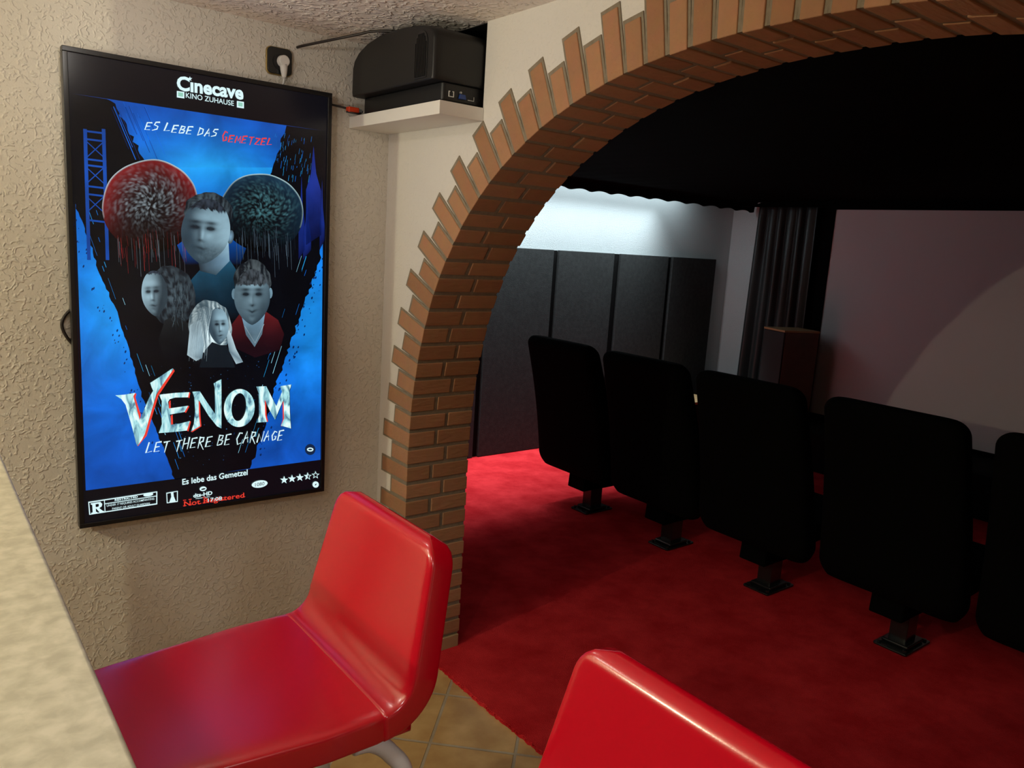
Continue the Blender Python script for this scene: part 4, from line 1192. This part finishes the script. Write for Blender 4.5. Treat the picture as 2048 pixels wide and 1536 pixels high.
# --- set type
def type_line(name, text, p0, p1, height, m, bold=0.0, layer=4, extra=()):
    """text from baseline p0 to p1 (photo positions), cap height in metres"""
    cu = bpy.data.curves.new(name, 'FONT'); cu.body = text; cu.size = 1.0; cu.offset = bold; cu.resolution_u = 3
    tmp = bpy.data.objects.new('tmp_text', cu); COL.objects.link(tmp)
    dg = bpy.context.evaluated_depsgraph_get(); dg.update()
    me = bpy.data.meshes.new_from_object(tmp.evaluated_get(dg)); bpy.data.objects.remove(tmp); bpy.data.curves.remove(cu)
    xs = [v.co.x for v in me.vertices]; a0 = Vector(S(*p0)); a1 = Vector(S(*p1))
    cap = 0.73
    sx = (a1.x-a0.x)/(max(xs)-min(xs)); x0 = min(xs)
    for v in me.vertices:
        x, y = v.co.x, v.co.y
        v.co = Vector((a0.x+(x-x0)*sx, LY-0.0002*layer, a0.y+(a1.y-a0.y)*((x-x0)/(max(xs)-x0))+y*height/cap))
    if extra:
        b2 = bmesh.new(); b2.from_mesh(me)
        for p in extra:
            f = b2.faces.new([b2.verts.new((q[0], LY-0.0002*layer, q[1])) for q in (S(*a) for a in p)]); f.normal_update()
            if f.normal.y > 0: f.normal_flip()
        b2.to_mesh(me); b2.free()
    me.materials.clear(); me.materials.append(m)
    o = bpy.data.objects.new(name, me); COL.objects.link(o); o.parent = scr
    return o
type_line('cinema_name_lettering', 'C\u0131necave', (353, 179), (486, 199), 0.0385, M['glow_white'], 0.035)
type_line('cinema_slogan_lettering', 'KINO ZUHAUSE', (371, 195.5), (467, 212), 0.0150, M['glow_white'], 0.004)
def star(cx, cy, R, rot=-90, k=0.42, sq=1.0):
    return [(cx+(R if i % 2 == 0 else R*k)*math.cos(math.radians(rot+36*i)), cy+sq*(R if i % 2 == 0 else R*k)*math.sin(math.radians(rot+36*i))) for i in range(10)]
def quad(x, y, w_, h_, sl): return [(x, y), (x+w_, y+w_*sl), (x+w_, y+w_*sl+h_), (x, y+h_)]
lettering('logo_star', [star(379, 158, 5)], M['glow_white'], 4)
sq = lettering('logo_square', [quad(353, 182, 15, 13, .15)], M['glow_white'], 4)
lettering('logo_square', [quad(473, 202, 14, 13, .15)], M['glow_white'], 4)
M['glow_mint'] = glow('glowing_mint', (0.30, 0.62, 0.50))
lettering('logo_square_inner', [quad(355.5, 184.5, 10, 8, .15)], M['glow_mint'], 5)
lettering('logo_square_inner', [quad(475.5, 204.5, 9, 8, .15)], M['glow_mint'], 5)
type_line('film_tagline_lettering', 'Es lebe das Gemetzel', (364, 969), (494.5, 949), 0.0195, M['glow_white'], 0.018)
# rating box
def outline(q, th):
    a = [Vector(p) for p in q]; n = len(a); c = sum(a, Vector((0, 0)))/n; inn = []
    for p in a:
        d = c-p; inn.append((p.x+math.copysign(th, d.x), p.y+math.copysign(th, d.y)))
    o_ = [tuple(p) for p in a]; return [[o_[i], o_[(i+1) % n], inn[(i+1) % n], inn[i]] for i in range(n)]
box = [(176, 1003), (314, 982), (314, 1008), (178, 1029)]
lettering('rating_box', outline(box, 2.0)+[[(207.5, 999), (209, 998.8), (210.5, 1024), (209, 1024.2)], [(208, 1006.5), (313, 990.5), (313, 992), (208, 1008)]], M['glow_white'], 3)
Rk = Z(1.0, 0, 0)
lettering('rating_letter', [[(181,1006),(200,1003),(204,1007),(203,1012),(198,1015.5),(205,1021),(208,1021.5),(208,1023.5),(199.5,1024.8),(192,1016.5),(191,1016.7),(191.5,1023),(194,1023.2),(194,1025.4),(182,1027),(182,1025),(185,1024),(184,1009),(181,1008.4)]], M['glow_white'], 3)
lettering('rating_letter_counter', [[(190.5,1007.8),(196,1006.8),(197.5,1009),(196.5,1012.5),(191,1013.6)]], M['screen_black'], 4)
type_line('rating_word', 'RESTRICTED', (229, 1001.5), (275, 994.5), 0.0068, M['glow_white'], 0.03)
type_line('rating_text', 'UNDER 17 REQUIRES ACCOMPANYING', (213, 1012.8), (308, 998.5), 0.0068, M['glow_white'], 0.004)
type_line('rating_text', 'PARENT OR ADULT GUARDIAN', (224, 1019), (299, 1008), 0.0068, M['glow_white'], 0.004)
lettering('rating_oval', [ell(296, 988.5, 10, 3.6, -9, 24)], M['glow_white'], 3)
# small picture badge
lettering('badge_frame', outline([(332, 985), (355, 981), (355, 1003), (333, 1006)], 1.6), M['glow_white'], 3)
lettering('badge_figure', [[(341, 984), (346, 983), (347, 992), (351, 1002), (338, 1004), (342, 993)]], M['glow_white'], 3)
# sound logo
lettering('sound_oval', [ell(405.5, 977, 7, 4.6, -8, 24)], M['glow_white'], 3)
lettering('sound_oval_mark', [ell(406, 977.4, 4.6, 1.4, -14, 16)], M['screen_black'], 4)
type_line('sound_lettering', 'dts-HD', (386, 994.5), (424, 988.5), 0.0125, M['glow_white'], 0.03)
type_line('sound_subline', 'Master Audio', (391, 997.8), (419, 993.5), 0.0052, M['glow_white'], 0.0)
# red serif notice: plain caps with slab feet
def serif_line():
    feet = []
    for x in (368.5, 379.5, 398.5, 407.5, 413.5, 447.5, 458, 486): feet.append(quad(x-3, 1012-(x-367.5)*0.15-1.2, 6.5, 1.3, -.15))
    for x in (368.5, 379.5, 407.5): feet.append(quad(x-3, 999.6-(x-367.5)*.15, 6, 1.3, -.15))
    type_line('notice_lettering', 'Not Registered', (367.5, 1012), (487.5, 994), 0.0172, M['glow_red'], 0.008, 5, feet)
serif_line()
type_line('clock_lettering', '17:08', (415, 1003), (443, 999), 0.0125, M['glow_white'], 0.01, 7)
lettering('format_badge', [ell(518.5, 967.5, 16, 7.2, -9, 32)], M['glow_white'], 3)
type_line('format_lettering', '1080', (509.5, 972.5), (528, 969.5), 0.0125, M['glow_dark'], 0.0, 4)
for k in range(5):
    x = 567.5+k*15.7; y = 959.5-k*2.45
    s5 = star(x, y, 8.2)
    if k < 3: lettering('rating_star', [s5], M['glow_white'], 3)
    else:
        lettering('rating_star', [s5], M['glow_white'], 3)
        inner = star(x, y, 5.4)
        if k == 3: inner = [(max(px_, x), py_) for px_, py_ in inner]
        lettering('rating_star_hollow', [inner], M['screen_black'], 4)
lettering('corner_disc', [ell(630.5, 968.5, 6.3, 6.3, 0, 24)], M['glow_white'], 3)
lettering('corner_disc_mark', [ell(630.5, 968.5, 2.2, 1.0, -50, 12)], M['glow_dark'], 4)
M['glow_navy'] = glow('glowing_navy', (0.006, 0.02, 0.06))
lettering('round_badge', [ell(619.5, 898.5, 10.5, 11, 0, 32)], M['glow_navy'], 3)
lettering('round_badge_mark', [ell(619.5, 898.5, 6.5, 4.0, 0, 24)], M['glow_white'], 4)
lettering('round_badge_centre', [ell(619.5, 898.5, 4.0, 1.6, 0, 16)], M['glow_navy'], 5)

# unseen post, added only to cast the vertical shadow edges on the walls
bm = box_bm((-0.075, 2.095, 0.0), (-0.025, 2.271, CEIL))
struct('trim_4', bm, M['wood_dark'], 'unseen post added to cast the vertical shadow edges', 'post')
